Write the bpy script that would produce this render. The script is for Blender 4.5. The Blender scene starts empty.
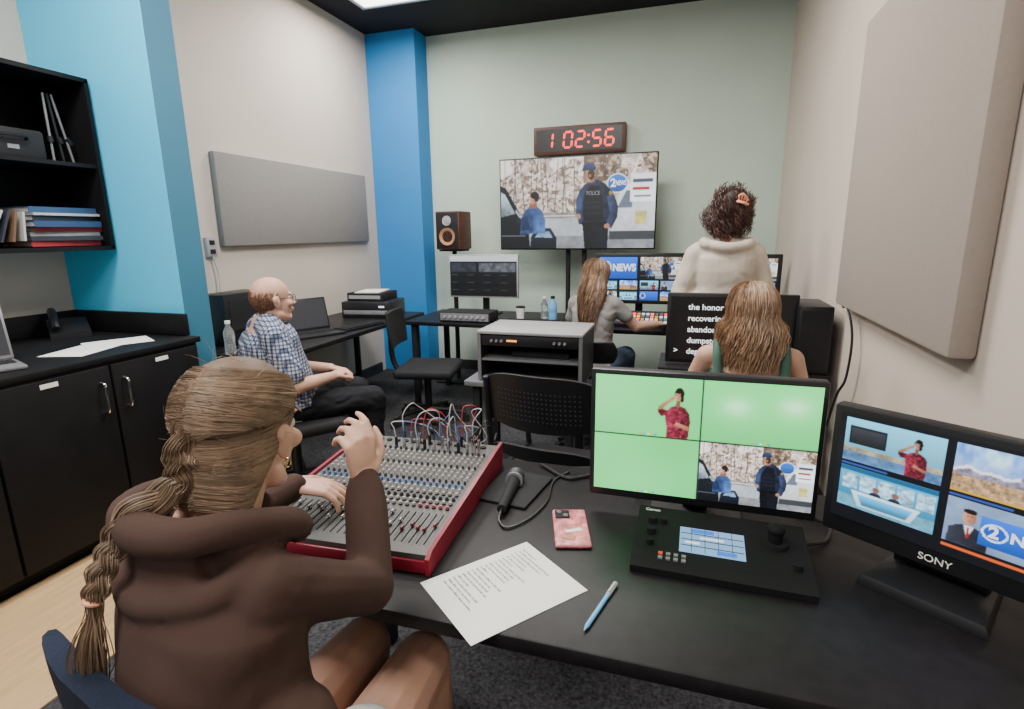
import bpy,bmesh,math,random
import numpy as np
from mathutils import Vector as V, Matrix as Mx, noise as NZ
random.seed(3)
RNG=np.random.default_rng(4)
COL=bpy.context.scene.collection
rad=math.radians
# ---------------------------------------------------------------- materials
def _nt(name):
    m=bpy.data.materials.new(name);m.use_nodes=True
    nt=m.node_tree;b=nt.nodes['Principled BSDF'];return m,nt,b
def mat(name,c,r=.5,m=0.,var=0.12,ns=8,bump=0.,bs=150,trans=0.,sss=0.,coat=0.,stretch=None,spec=.5):
    ma,nt,b=_nt(name)
    b.inputs['Roughness'].default_value=r;b.inputs['Metallic'].default_value=m;b.inputs['Specular IOR Level'].default_value=spec
    tc=nt.nodes.new('ShaderNodeTexCoord')
    src=tc.outputs['Object']
    if stretch:
        mp=nt.nodes.new('ShaderNodeMapping');mp.inputs['Scale'].default_value=stretch
        nt.links.new(src,mp.inputs['Vector']);src=mp.outputs['Vector']
    n=nt.nodes.new('ShaderNodeTexNoise');n.inputs['Scale'].default_value=ns;n.inputs['Detail'].default_value=4
    nt.links.new(src,n.inputs['Vector'])
    cr=nt.nodes.new('ShaderNodeValToRGB')
    e=cr.color_ramp.elements
    e[0].position=.3;e[1].position=.7
    e[0].color=(c[0]*(1-var),c[1]*(1-var),c[2]*(1-var),1)
    e[1].color=(min(1,c[0]*(1+var)),min(1,c[1]*(1+var)),min(1,c[2]*(1+var)),1)
    nt.links.new(n.outputs['Fac'],cr.inputs['Fac']);nt.links.new(cr.outputs['Color'],b.inputs['Base Color'])
    if bump:
        n2=nt.nodes.new('ShaderNodeTexNoise');n2.inputs['Scale'].default_value=bs;n2.inputs['Detail'].default_value=3
        nt.links.new(src,n2.inputs['Vector'])
        bp=nt.nodes.new('ShaderNodeBump');bp.inputs['Strength'].default_value=bump;bp.inputs['Distance'].default_value=.01
        nt.links.new(n2.outputs['Fac'],bp.inputs['Height']);nt.links.new(bp.outputs['Normal'],b.inputs['Normal'])
    if trans: b.inputs['Transmission Weight'].default_value=trans
    if coat: b.inputs['Coat Weight'].default_value=coat
    if sss:
        b.inputs['Subsurface Weight'].default_value=sss;b.inputs['Subsurface Scale'].default_value=.01
    return ma
def emat(name,c,s=1.):
    ma,nt,b=_nt(name)
    b.inputs['Base Color'].default_value=(0.01,0.01,0.01,1);b.inputs['Roughness'].default_value=.35
    b.inputs['Emission Strength'].default_value=s
    b.inputs['Emission Color'].default_value=(*c,1)
    return ma
def picmat(name,s):
    ma,nt,b=_nt(name)
    b.inputs['Base Color'].default_value=(0.01,0.01,0.01,1);b.inputs['Roughness'].default_value=.35
    a=nt.nodes.new('ShaderNodeAttribute');a.attribute_name='Col'
    nt.links.new(a.outputs['Color'],b.inputs['Emission Color']);b.inputs['Emission Strength'].default_value=s
    return ma
def plaid(name):
    ma,nt,b=_nt(name);b.inputs['Roughness'].default_value=.85
    tc=nt.nodes.new('ShaderNodeTexCoord')
    cols=[]
    for ax in ('X','Y','Z'):
        w=nt.nodes.new('ShaderNodeTexWave');w.wave_type='BANDS';w.bands_direction=ax;w.inputs['Scale'].default_value=17;w.inputs['Distortion'].default_value=.3
        nt.links.new(tc.outputs['Object'],w.inputs['Vector'])
        cr=nt.nodes.new('ShaderNodeValToRGB');cr.color_ramp.interpolation='CONSTANT'
        e=cr.color_ramp.elements;e[0].color=(1,1,1,1);e[1].position=.66;e[1].color=(.30,.35,.47,1)
        nt.links.new(w.outputs['Fac'],cr.inputs['Fac']);cols.append(cr)
    cur=cols[0].outputs['Color']
    for c in cols[1:]:
        mx=nt.nodes.new('ShaderNodeMix');mx.data_type='RGBA';mx.blend_type='MULTIPLY';mx.inputs['Factor'].default_value=1
        nt.links.new(cur,mx.inputs[6]);nt.links.new(c.outputs['Color'],mx.inputs[7]);cur=mx.outputs[2]
    m2=nt.nodes.new('ShaderNodeMix');m2.data_type='RGBA';m2.blend_type='MULTIPLY';m2.inputs['Factor'].default_value=1
    nt.links.new(cur,m2.inputs[6]);m2.inputs[7].default_value=(.44,.46,.52,1)
    nt.links.new(m2.outputs[2],b.inputs['Base Color']);return ma
K={}
def defm():
    K['wallL']=mat('cream_paint',(.60,.535,.465),.85,var=.03,ns=2,bump=.05,bs=300)
    K['wallR']=mat('beige_paint',(.60,.515,.44),.85,var=.03,ns=2,bump=.05,bs=300)
    K['wallB']=mat('sage_paint',(.54,.65,.56),.85,var=.03,ns=2,bump=.05,bs=300)
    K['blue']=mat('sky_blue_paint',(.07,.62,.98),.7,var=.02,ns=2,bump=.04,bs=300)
    K['blued']=mat('sky_blue_painted_shade',(.03,.16,.26),.7,var=.03,ns=2)  # darker copy of the pier's blue, shade put into the colour
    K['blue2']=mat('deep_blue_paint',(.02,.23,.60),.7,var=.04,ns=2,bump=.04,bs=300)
    K['ceil']=mat('charcoal_ceiling',(.015,.015,.018),.8,var=.1,bump=.1,spec=.2)
    K['carpet']=mat('dark_carpet',(.06,.06,.065),.98,var=.6,ns=90,bump=.8,bs=400,spec=.1)
    K['vinyl']=mat('tan_vinyl',(.50,.33,.17),.45,var=.12,ns=5,stretch=(8,1,1))
    K['base']=mat('rubber_base',(.03,.03,.035),.6)
    K['panelL']=mat('grey_fabric',(.25,.235,.225),.95,var=.05,ns=60,bump=.15,bs=600)
    K['panelR']=mat('taupe_fabric',(.35,.295,.255),.95,var=.03,ns=60,bump=.15,bs=600)
    K['black']=mat('black_laminate',(.006,.006,.007),.6,var=.2,spec=.2)
    K['desk']=mat('black_desk_laminate',(.010,.009,.010),.45,var=.25,ns=30,bump=.08,bs=500,spec=.25)
    K['plastic']=mat('black_plastic',(.011,.011,.013),.4,var=.1,spec=.4)
    K['ctrl']=mat('black_controller_plastic',(.010,.010,.011),.7,var=.1,spec=.12)
    K['matte']=mat('matte_black',(.014,.014,.016),.75,var=.2,spec=.3)
    K['grey']=mat('grey_plastic',(.20,.20,.22),.5,var=.1)
    K['dgrey']=mat('dark_grey_metal',(.05,.053,.06),.5,.2,var=.1)
    K['mgrey']=mat('mid_grey_metal',(.20,.205,.22),.35,.3,var=.08)
    K['lgrey']=mat('light_grey_metal',(.42,.42,.44),.4,.3,var=.08)
    K['chrome']=mat('chrome',(.7,.7,.72),.2,1,var=.05)
    K['white']=mat('white_paper',(.8,.8,.78),.8,var=.03)
    K['ink']=mat('printed_ink',(.05,.05,.06),.8)
    K['red']=mat('red_painted_metal',(.24,.010,.028),.4,var=.1)
    K['mixer']=mat('mixer_grey_metal',(.085,.083,.08),.5,.2,var=.1)
    K['knobw']=mat('pale_knob',(.36,.35,.335),.45)
    K['knobr']=mat('red_knob',(.5,.05,.08),.45)
    K['skin']=mat('light_skin',(.58,.34,.245),.5,var=.06,ns=12,sss=.15,bump=.04,bs=200)
    K['skin2']=mat('tan_skin',(.55,.31,.21),.5,var=.06,ns=12,sss=.15,bump=.04,bs=200)
    K['lips']=mat('lip_skin',(.5,.18,.16),.5)
    K['eye']=mat('eye_white',(.6,.57,.54),.2);K['iris']=mat('iris_brown',(.08,.04,.02),.2)
    K['brown']=mat('brown_fleece',(.066,.039,.032),.97,var=.06,ns=10,bump=.12,bs=500,spec=.15)
    K['cream']=mat('cream_fleece',(.58,.51,.43),.95,var=.04,ns=10,bump=.12,bs=400)
    K['greytee']=mat('grey_jersey',(.24,.23,.22),.9,var=.06,ns=10,bump=.1,bs=400)
    K['greent']=mat('green_jersey',(.05,.12,.09),.9,var=.1,bump=.1)
    K['pants']=mat('black_trousers',(.012,.012,.015),.85,var=.2,bump=.1,bs=200,spec=.2)
    K['denim']=mat('blue_denim',(.05,.08,.14),.85,var=.2,bump=.1,bs=200)
    K['shorts']=mat('pale_shorts',(.42,.42,.41),.9,var=.1,bump=.1)
    K['plaid']=plaid('blue_plaid_cotton')
    K['blonde']=mat('dark_blonde_hair',(.195,.130,.083),.55,var=.3,ns=25,spec=.35)
    K['blonde3']=mat('light_blonde_highlight',(.28,.195,.13),.55,var=.2,ns=25,spec=.35)
    K['blonde2']=mat('dark_blonde_hair_base',(.125,.078,.048),.6,var=.2,ns=25,spec=.3)
    K['lbrown']=mat('light_brown_hair',(.20,.12,.075),.5,var=.4,ns=30)
    K['lbrown2']=mat('brown_hair_base',(.11,.062,.04),.6,var=.4,ns=30)
    K['curly']=mat('golden_brown_hair',(.34,.205,.12),.5,var=.35,ns=30)
    K['curly2']=mat('golden_brown_hair_base',(.19,.105,.058),.6,var=.4,ns=30)
    K['curly3']=mat('golden_highlight_hair',(.50,.33,.20),.5,var=.3,ns=30)
    K['dbrown']=mat('dark_brown_hair',(.075,.028,.020),.5,var=.5,ns=30)
    K['dbrown2']=mat('darker_brown_hair',(.020,.009,.007),.6,var=.5,ns=30)
    K['ginger']=mat('reddish_brown_hair',(.24,.13,.08),.7,var=.3,ns=60)
    K['pink']=mat('pink_plastic',(.80,.33,.22),.4)
    K['gold']=mat('gold_metal',(.8,.5,.2),.25,1)
    K['navy']=mat('navy_fabric',(.012,.018,.035),.9,bump=.3,spec=.2)
    K['bluepen']=mat('blue_plastic',(.15,.42,.75),.35)
    K['bookb']=mat('blue_book_cloth',(.02,.06,.15),.6);K['bookr']=mat('red_book_cloth',(.35,.02,.03),.6)
    K['bookw']=mat('white_book_cover',(.45,.45,.43),.6);K['bookk']=mat('dark_book_cloth',(.02,.025,.04),.6)
    K['cardb']=mat('brown_cardboard',(.14,.08,.045),.8)
    K['glass']=mat('clear_plastic_bottle',(.85,.9,.95),.12,trans=.85)
    K['cone']=mat('orange_speaker_cone',(.45,.2,.10),.4)
    K['wood']=mat('dark_wood',(.09,.03,.018),.5,var=.3,ns=6,stretch=(1,1,12))
    K['phone']=mat('pink_patterned_case',(.72,.17,.19),.4,var=.75,ns=55)
    for n,c in (('cbw',(.50,.50,.50)),('cbr',(.40,.03,.03)),('cbb',(.04,.12,.35)),('cbk',(.012,.012,.012)),('cby',(.6,.4,.05))): K[n]=mat('cable_'+n,c,.45)
    def E(n,*a,**k): K[n]=emat('screen_'+n,*a,**k)
    E('e_black',(.004,.004,.006),.5);E('e_white',(.9,.92,.95),1.5);E('e_grey',(.3,.32,.35),.8);E('e_dk',(.03,.035,.05),.8)
    E('e_blue',(.03,.18,.8),1.5);E('e_red',(.8,.05,.04),1.)
    E('e_orange',(.8,.3,.05),1.);E('e_led',(1.,.03,.015),4.);E('e_ledo',(1.,.35,.05),2.5);E('e_ledg',(.1,1.,.2),2.);E('e_lcd',(.28,.52,.85),1.2)
    E('e_lamp',(1.,.96,.9),7.);E('e_yel',(.8,.65,.1),1.)
    K['pic']=picmat('screen_picture',1.7)
    K['picb']=picmat('screen_picture_bright',2.1)
defm()
# ---------------------------------------------------------------- mesh builder
def align(d):
    return V(d).to_track_quat('Z','Y').to_matrix().to_4x4()
class B:
    def __init__(s): s.bm=bmesh.new();s.mats=[];s.cur=0
    def use(s,k):
        m=K[k]
        if m not in s.mats:s.mats.append(m)
        s.cur=s.mats.index(m);return s
    def _f(s,vs):
        fs={f for v in vs for f in v.link_faces}
        for f in fs:f.material_index=s.cur
        return fs
    def box(s,c,d,rot=None,bev=0,seg=2):
        M=Mx.Translation(V(c))@(rot.to_4x4() if rot else Mx())@Mx.Diagonal((*d,1))
        r=bmesh.ops.create_cube(s.bm,size=1,matrix=M);s._f(r['verts'])
        if bev:
            es={e for v in r['verts'] for e in v.link_edges}
            bmesh.ops.bevel(s.bm,geom=list(es),offset=min(bev,min(d)*.49),segments=seg,affect='EDGES',profile=.5)
        return s
    def cyl(s,p0,p1,r0,r1=None,seg=20):
        r1=r0 if r1 is None else r1;p0=V(p0);p1=V(p1);d=p1-p0
        M=Mx.Translation((p0+p1)/2)@align(d)
        r=bmesh.ops.create_cone(s.bm,cap_ends=True,segments=seg,radius1=r0,radius2=r1,depth=d.length,matrix=M);s._f(r['verts']);return s
    def sph(s,c,r,rot=None,seg=16):
        r=(r,r,r) if not hasattr(r,'__len__') else r
        M=Mx.Translation(V(c))@(rot.to_4x4() if rot else Mx())@Mx.Diagonal((*r,1))
        q=bmesh.ops.create_uvsphere(s.bm,u_segments=seg,v_segments=max(8,seg*3//4),radius=1,matrix=M);s._f(q['verts']);return s
    def cap(s,p0,p1,r0,r1=None,seg=14):
        r1=r0 if r1 is None else r1
        s.cyl(p0,p1,r0,r1,seg);s.sph(p0,r0,seg=seg);s.sph(p1,r1,seg=seg);return s
    def loft(s,rings,close=True):
        vs=[[s.bm.verts.new(p) for p in r] for r in rings];n=len(vs[0])
        for a,b in zip(vs,vs[1:]):
            for i in range(n):
                f=s.bm.faces.new((a[i],a[(i+1)%n],b[(i+1)%n],b[i]));f.material_index=s.cur
        if close:
            f=s.bm.faces.new(list(reversed(vs[0])));f.material_index=s.cur
            f=s.bm.faces.new(vs[-1]);f.material_index=s.cur
        return s
    def tube(s,pts,r,seg=6):
        pts=[V(p) for p in pts];n=len(pts);rings=[]
        ref=None
        for i,p in enumerate(pts):
            t=(pts[min(i+1,n-1)]-pts[max(i-1,0)])
            if t.length<1e-7:t=V((0,0,1))
            t.normalize()
            if ref is None:
                ref=t.cross(V((0,0,1)) if abs(t.z)<.9 else V((1,0,0))).normalized()
            else:
                ref=(ref-t*ref.dot(t))
                ref=ref.normalized() if ref.length>1e-6 else t.orthogonal().normalized()
            b=t.cross(ref);rr=r[i] if hasattr(r,'__len__') else r
            rings.append([p+ref*rr*math.cos(2*math.pi*k/seg)+b*rr*math.sin(2*math.pi*k/seg) for k in range(seg)])
        return s.loft(rings)
    def lathe(s,c,prof,seg=24,M=None):
        c=V(c);rings=[]
        for r,z in prof:
            rings.append([])
            for k in range(seg):
                p=V((max(r,1e-4)*math.cos(2*math.pi*k/seg),max(r,1e-4)*math.sin(2*math.pi*k/seg),z))
                if M:p=M@p
                rings[-1].append(c+p)
        return s.loft(rings)
    def poly(s,pts,y=0):
        vs=[s.bm.verts.new((p[0],y,p[1])) for p in pts]
        f=s.bm.faces.new(vs);f.material_index=s.cur
        f.normal_update()
        if f.normal.y>0:f.normal_flip()
        return s
    def ell(s,x,z,rx,rz,y=0,n=24):
        return s.poly([(x+rx*math.cos(2*math.pi*k/n),z+rz*math.sin(2*math.pi*k/n)) for k in range(n)],y)
    def rect(s,x0,z0,x1,z1,y=0):return s.poly([(x0,z0),(x1,z0),(x1,z1),(x0,z1)],y)
    def image(s,im,x0,z0,w,h,y):
        L=s.bm.verts.layers.float_color.get('Col') or s.bm.verts.layers.float_color.new('Col')
        a=np.clip(im.a,0,1)**2.2;H,W=a.shape[:2];G=[]
        for j in range(H):
            row=[]
            for i in range(W):
                v=s.bm.verts.new((x0+w*i/(W-1),y,z0+h*j/(H-1)));c=a[j,i];v[L]=(c[0],c[1],c[2],1);row.append(v)
            G.append(row)
        for j in range(H-1):
            for i in range(W-1):
                f=s.bm.faces.new((G[j][i],G[j][i+1],G[j+1][i+1],G[j+1][i]));f.material_index=s.cur
        return s
    def text(s,t,x,z,h,y=0,bold=0.0,align_='LEFT',M=None,maxw=None):
        cu=bpy.data.curves.new('t','FONT');cu.body=t;cu.offset=bold;cu.align_x=align_
        ob=bpy.data.objects.new('t',cu)
        me=bpy.data.meshes.new_from_object(ob)
        if me is None or len(me.polygons)==0:
            COL.objects.link(ob);bpy.context.view_layer.update()
            me=bpy.data.meshes.new_from_object(ob.evaluated_get(bpy.context.evaluated_depsgraph_get()))
        sc=h/.7;sx=sc
        if maxw and len(me.vertices):
            w=max(v.co.x for v in me.vertices)-min(v.co.x for v in me.vertices)
            if w*sc>maxw: sx=maxw/w
        vs=[]
        for v in me.vertices:
            p=V((x+v.co.x*sx,y,z+v.co.y*sc)) if M is None else M@V((x+v.co.x*sx,z+v.co.y*sc,0))
            vs.append(s.bm.verts.new(p))
        for p in me.polygons:
            try:
                f=s.bm.faces.new([vs[i] for i in p.vertices]);f.material_index=s.cur
            except ValueError:pass
        bpy.data.objects.remove(ob);bpy.data.curves.remove(cu);bpy.data.meshes.remove(me);return s
    def mesh(s,name,smooth=True,angle=35):
        if not getattr(s,'flat',False):bmesh.ops.recalc_face_normals(s.bm,faces=s.bm.faces)
        me=bpy.data.meshes.new(name);s.bm.to_mesh(me);s.bm.free()
        for m in s.mats:me.materials.append(m)
        if smooth:
            me.polygons.foreach_set('use_smooth',[True]*len(me.polygons))
            me.set_sharp_from_angle(angle=rad(angle))
        return me
def flatB():
    b=B();b.flat=True;return b
def wmat(e):return Mx.Translation(e.location)@e.rotation_euler.to_matrix().to_4x4()
def thing(name,label,cat,loc=(0,0,0),rot=0,group=None,rx=0):
    e=bpy.data.objects.new(name,None);e.empty_display_size=.1
    e.location=loc;e.rotation_euler=(rx,0,rad(rot));e['label']=label;e['category']=cat
    if group:e['group']=group
    COL.objects.link(e);return e
def put(b,name,parent,smooth=True,world=False,label=None,angle=35):
    if world and parent is not None: b.bm.transform(wmat(parent).inverted())
    me=b.mesh(name,smooth,angle);o=bpy.data.objects.new(name,me);COL.objects.link(o)
    o.parent=parent
    if label:o['label']=label
    return o
def solo(b,name,label,cat,loc=(0,0,0),rot=0,group=None,kind=None,smooth=True,world=False):
    if world:
        b.bm.transform(Mx.Translation(-V(loc)))
    o=put(b,name,None,smooth);o.location=loc;o.rotation_euler=(0,0,rad(rot));o['label']=label;o['category']=cat
    if group:o['group']=group
    if kind:o['kind']=kind
    return o
TMP=bpy.data.scenes.new('tmp')
def organic(b,name,parent,k,voxel=.006,sm=4,fold=None,world=False,label=None):
    if world:b.bm.transform(wmat(parent).inverted())
    me=b.mesh(name,False);me.materials.clear();me.materials.append(K[k])
    o=bpy.data.objects.new(name,me);TMP.collection.objects.link(o)
    r=o.modifiers.new('r','REMESH');r.mode='VOXEL';r.voxel_size=voxel;r.use_smooth_shade=True
    s=o.modifiers.new('s','SMOOTH');s.factor=.5;s.iterations=sm
    TMP.view_layers[0].update()
    dg=TMP.view_layers[0].depsgraph;dg.update()
    m2=bpy.data.meshes.new_from_object(o.evaluated_get(dg))
    o.modifiers.clear();o.data=m2;m2.name=name
    if fold:
        amp,sc,shp=fold
        nv=len(m2.vertices);co=np.empty(nv*3);m2.vertices.foreach_get('co',co);co=co.reshape(-1,3)
        no=np.array([v.normal[:] for v in m2.vertices]);d=np.empty(nv);f=NZ.noise
        for i in range(nv):
            x,y,z=co[i];w=f((x*5,y*5,z*5))*.6
            n=f((x*sc[0]+w,y*sc[1]+3.1,z*sc[2]+x*sc[2]*.35+w));n2=f((x*sc[0]*1.8+7,y*sc[1]*1.8,z*sc[2]*1.5-y*sc[2]*.5+w))
            c=max(0.,1-abs(n)*shp);c2=max(0.,1-abs(n2)*shp);c=c*c*(3-2*c);c2=c2*c2*(3-2*c2)
            d[i]=-amp*c-.4*amp*c2+amp*.9*n
        co+=no*d[:,None];m2.vertices.foreach_set('co',co.ravel());m2.update()
    m2.polygons.foreach_set('use_smooth',[True]*len(m2.polygons))
    if not len(m2.materials):m2.materials.append(K[k])
    TMP.collection.objects.unlink(o);COL.objects.link(o)
    o.parent=parent
    if label:o['label']=label
    return o
def cat_spline(P,n=8):
    P=[V(p) for p in P];Q=[P[0]*2-P[1]]+P+[P[-1]*2-P[-2]];out=[]
    for i in range(1,len(Q)-2):
        a,b,c,d=Q[i-1:i+3]
        for k in range(n):
            t=k/n
            out.append(.5*((2*b)+(c-a)*t+(2*a-5*b+4*c-d)*t*t+(3*b-a-3*c+d)*t**3))
    out.append(P[-1]);return out
# ---------------------------------------------------------------- screen pictures (vertex colour grids)
def vnoise(w,h,nx,ny):
    g=RNG.random((ny+2,nx+2));x=np.linspace(0,nx,w);y=np.linspace(0,ny,h)
    xi=x.astype(int);yi=y.astype(int);fx=x-xi;fy=y-yi;fx=fx*fx*(3-2*fx);fy=fy*fy*(3-2*fy)
    a=g[yi][:,xi];b=g[yi][:,xi+1];c=g[yi+1][:,xi];d=g[yi+1][:,xi+1]
    fx=fx[None,:];fy=fy[:,None];return (a*(1-fx)+b*fx)*(1-fy)+(c*(1-fx)+d*fx)*fy
def fbm(w,h,n,ay=.6):
    return .5*vnoise(w,h,n,max(2,int(n*ay)))+.3*vnoise(w,h,n*2,max(2,int(n*2*ay)))+.2*vnoise(w,h,n*4,max(2,int(n*4*ay)))
class Im:
    def __init__(s,w,h,c=(0,0,0)):
        s.w,s.h=w,h;s.a=np.ones((h,w,3))*np.array(c,float)
        s.X,s.Z=np.meshgrid((np.arange(w)+.5)/w,(np.arange(h)+.5)/h);s.asp=h/w
    def put(s,m,c,sx=0,sz=0,nz=0,n=14):
        m=m.astype(float);m=(m*4+np.roll(m,1,0)+np.roll(m,-1,0)+np.roll(m,1,1)+np.roll(m,-1,1))/8
        col=np.ones_like(s.a)*np.array(c,float)
        f=np.ones((s.h,s.w))
        if m.max()>0 and (sx or sz):
            cx=(s.X*m).sum()/m.sum();cz=(s.Z*m).sum()/m.sum()
            ex=max(1e-3,np.abs((s.X-cx)*(m>.4)).max());ez=max(1e-3,np.abs((s.Z-cz)*(m>.4)).max())
            f=f+sx*(s.X-cx)/ex+sz*(s.Z-cz)/ez
        if nz:f=f+nz*(fbm(s.w,s.h,n)-.5)*2
        s.a=s.a*(1-m[...,None])+col*np.clip(f,0,2)[...,None]*m[...,None];return s
    def poly(s,pts,c,**k):
        m=np.zeros((s.h,s.w),bool);n=len(pts)
        for i in range(n):
            x0,y0=pts[i];x1,y1=pts[(i+1)%n]
            if y0==y1:continue
            cnd=((y0>s.Z)!=(y1>s.Z))&(s.X<(x1-x0)*(s.Z-y0)/(y1-y0)+x0);m^=cnd
        return s.put(m,c,**k)
    def ell(s,x,z,rx,rz,c,**k):return s.put(((s.X-x)/rx)**2+((s.Z-z)/rz)**2<1,c,**k)
    def rect(s,x0,z0,x1,z1,c,**k):return s.put((s.X>=x0)&(s.X<x1)&(s.Z>=z0)&(s.Z<z1),c,**k)
    def glow(s,x,z,rx,rz,c,amt=1):
        m=np.exp(-(((s.X-x)/rx)**2+((s.Z-z)/rz)**2))*amt;s.a=s.a*(1-m[...,None])+np.array(c)*m[...,None];return s
    def paste(s,im,x0,z0,x1,z1):
        i0,i1=int(round(x0*s.w)),int(round(x1*s.w));j0,j1=int(round(z0*s.h)),int(round(z1*s.h))
        ii=((np.arange(i1-i0)+.5)/(i1-i0)*im.w).astype(int);jj=((np.arange(j1-j0)+.5)/(j1-j0)*im.h).astype(int)
        s.a[j0:j1,i0:i1]=im.a[jj][:,ii];return s
def P_police(w=290,h=164):
    s=Im(w,h,(.62,.64,.66))
    n=fbm(w,h,30);n2=fbm(w,h,7);n3=fbm(w,h,60)
    s.a=s.a*(.85+.3*n2[...,None])
    up=s.Z>.38
    s.put(up,(.72,.66,.62),nz=.35,n=18);s.put(up&(n>.55),(.86,.82,.78),nz=.2,n=30)
    s.put(up&(n3>.56)&(s.X<.55),(.45,.38,.34));s.put(up&(s.Z>.80)&(n2>.5),(.90,.88,.86))
    s.put((s.Z>.74-.1*np.abs(s.X-.8))&(s.X>.55)&(n2>.36),(.40,.33,.27),nz=.6,n=36);s.put((s.Z>.78)&(s.X>.62)&(n3>.54),(.68,.62,.56))
    for i in range(12):
        x=.03+i*.042+.01*math.sin(i*2.3);k=.03*math.sin(i*1.7);s.poly([(x,.42),(x+.006,.42),(x+k+.004,1),(x+k,1)],(.36,.30,.27))
    s.rect(0,.34,1,.40,(.50,.48,.46),nz=.4,n=30);s.rect(0,.36,.5,.37,(.8,.8,.8))
    s.rect(0,.0,1,.14,(.48,.49,.51),nz=.25)
    s.poly([(.73,.15),(1,.15),(1,.68),(.80,.68),(.74,.42)],(.78,.80,.82),sz=.12,nz=.1);s.rect(.72,.10,1,.19,(.22,.23,.25));s.poly([(.77,.44),(.82,.62),(.86,.62),(.86,.44)],(.35,.40,.46))
    s.ell(.765,.70,.066,.105,(.84,.88,.92));s.ell(.765,.70,.058,.092,(.16,.36,.66),sz=.2)
    s.rect(.845,.50,.995,.80,(.93,.94,.95),sz=-.05);s.rect(.86,.70,.98,.74,(.25,.28,.35));s.rect(.86,.62,.96,.65,(.6,.2,.2));s.rect(.87,.55,.97,.57,(.4,.4,.45))
    s.rect(.88,.26,.95,.40,(.72,.68,.40),nz=.2)
    s.poly([(0,0),(0,.72),(.035,.69),(.10,.50),(.165,.26),(.19,.2),(.20,0)],(.07,.08,.10),sz=.5);s.poly([(0,.36),(0,.65),(.03,.62),(.10,.40)],(.52,.58,.62),sz=.3,nz=.4,n=20)
    s.poly([(.10,.42),(.17,.25),(.175,.27),(.105,.45)],(.6,.62,.65));s.ell(.125,.32,.018,.035,(.12,.13,.15));s.rect(0,.14,.17,.155,(.35,.37,.4))
    s.poly([(.20,0),(.21,.15),(.26,.24),(.34,.23),(.38,.12),(.38,0)],(.09,.11,.16),sz=.4);s.poly([(.235,.13),(.265,.20),(.33,.195),(.355,.12)],(.45,.54,.64),nz=.4)
    s.poly([(.13,.16),(.14,.34),(.165,.43),(.20,.475),(.25,.475),(.285,.42),(.305,.32),(.305,.18)],(.20,.29,.46),sx=.35,nz=.4,n=24);s.poly([(.19,.46),(.2,.52),(.25,.52),(.25,.46)],(.5,.33,.26))
    s.poly([(.14,.20),(.15,.36),(.185,.38),(.20,.22)],(.14,.20,.34),nz=.4);s.ell(.224,.56,.027,.062,(.64,.46,.38),sx=-.25);s.ell(.233,.60,.030,.04,(.13,.10,.09),nz=.3);s.ell(.245,.575,.016,.045,(.13,.10,.09))
    s.poly([(.565,0),(.55,.25),(.53,.38),(.70,.38),(.715,.2),(.71,0)],(.06,.07,.10),sx=.35,nz=.4,n=24)
    s.poly([(.525,.27),(.508,.42),(.508,.54),(.530,.64),(.560,.70),(.60,.745),(.645,.745),(.69,.70),(.735,.62),(.765,.50),(.772,.40),(.765,.33),(.735,.24),(.70,.24),(.69,.27)],(.12,.15,.23),sx=-.35,nz=.5,n=26)
    s.poly([(.555,.30),(.55,.48),(.56,.60),(.595,.69),(.655,.68),(.675,.55),(.68,.30)],(.06,.07,.10),nz=.5,n=30)
    for z in(.36,.42,.48):s.rect(.565,z,.665,z+.035,(.09,.10,.14),sz=.3)
    s.poly([(.70,.56),(.74,.59),(.772,.46),(.768,.34),(.735,.22),(.69,.26),(.725,.38)],(.16,.20,.30),sx=-.45,nz=.4,n=26)
    s.rect(.545,.26,.70,.295,(.03,.03,.04));s.ell(.695,.25,.014,.05,(.03,.03,.04));s.ell(.705,.245,.018,.028,(.62,.43,.34))
    s.poly([(.508,.38),(.508,.54),(.53,.60),(.545,.54),(.535,.40)],(.18,.24,.36),nz=.4);s.ell(.523,.355,.016,.03,(.64,.45,.36));s.ell(.725,.60,.012,.022,(.55,.45,.2))
    s.poly([(.57,.71),(.575,.78),(.615,.79),(.625,.72)],(.52,.36,.29));s.ell(.580,.795,.030,.070,(.66,.48,.39),sx=.3);s.ell(.60,.80,.022,.055,(.20,.15,.12));s.ell(.592,.79,.007,.016,(.6,.42,.34))
    s.poly([(.553,.79),(.548,.775),(.556,.77)],(.62,.44,.36))
    s.poly([(.530,.838),(.545,.852),(.548,.90),(.575,.935),(.605,.925),(.628,.885),(.628,.845),(.57,.85)],(.15,.20,.33),sz=.3);s.poly([(.525,.835),(.56,.855),(.57,.848)],(.08,.10,.16))
    s.a*=(.93+.14*fbm(w,h,70))[...,None]
    return s
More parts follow.
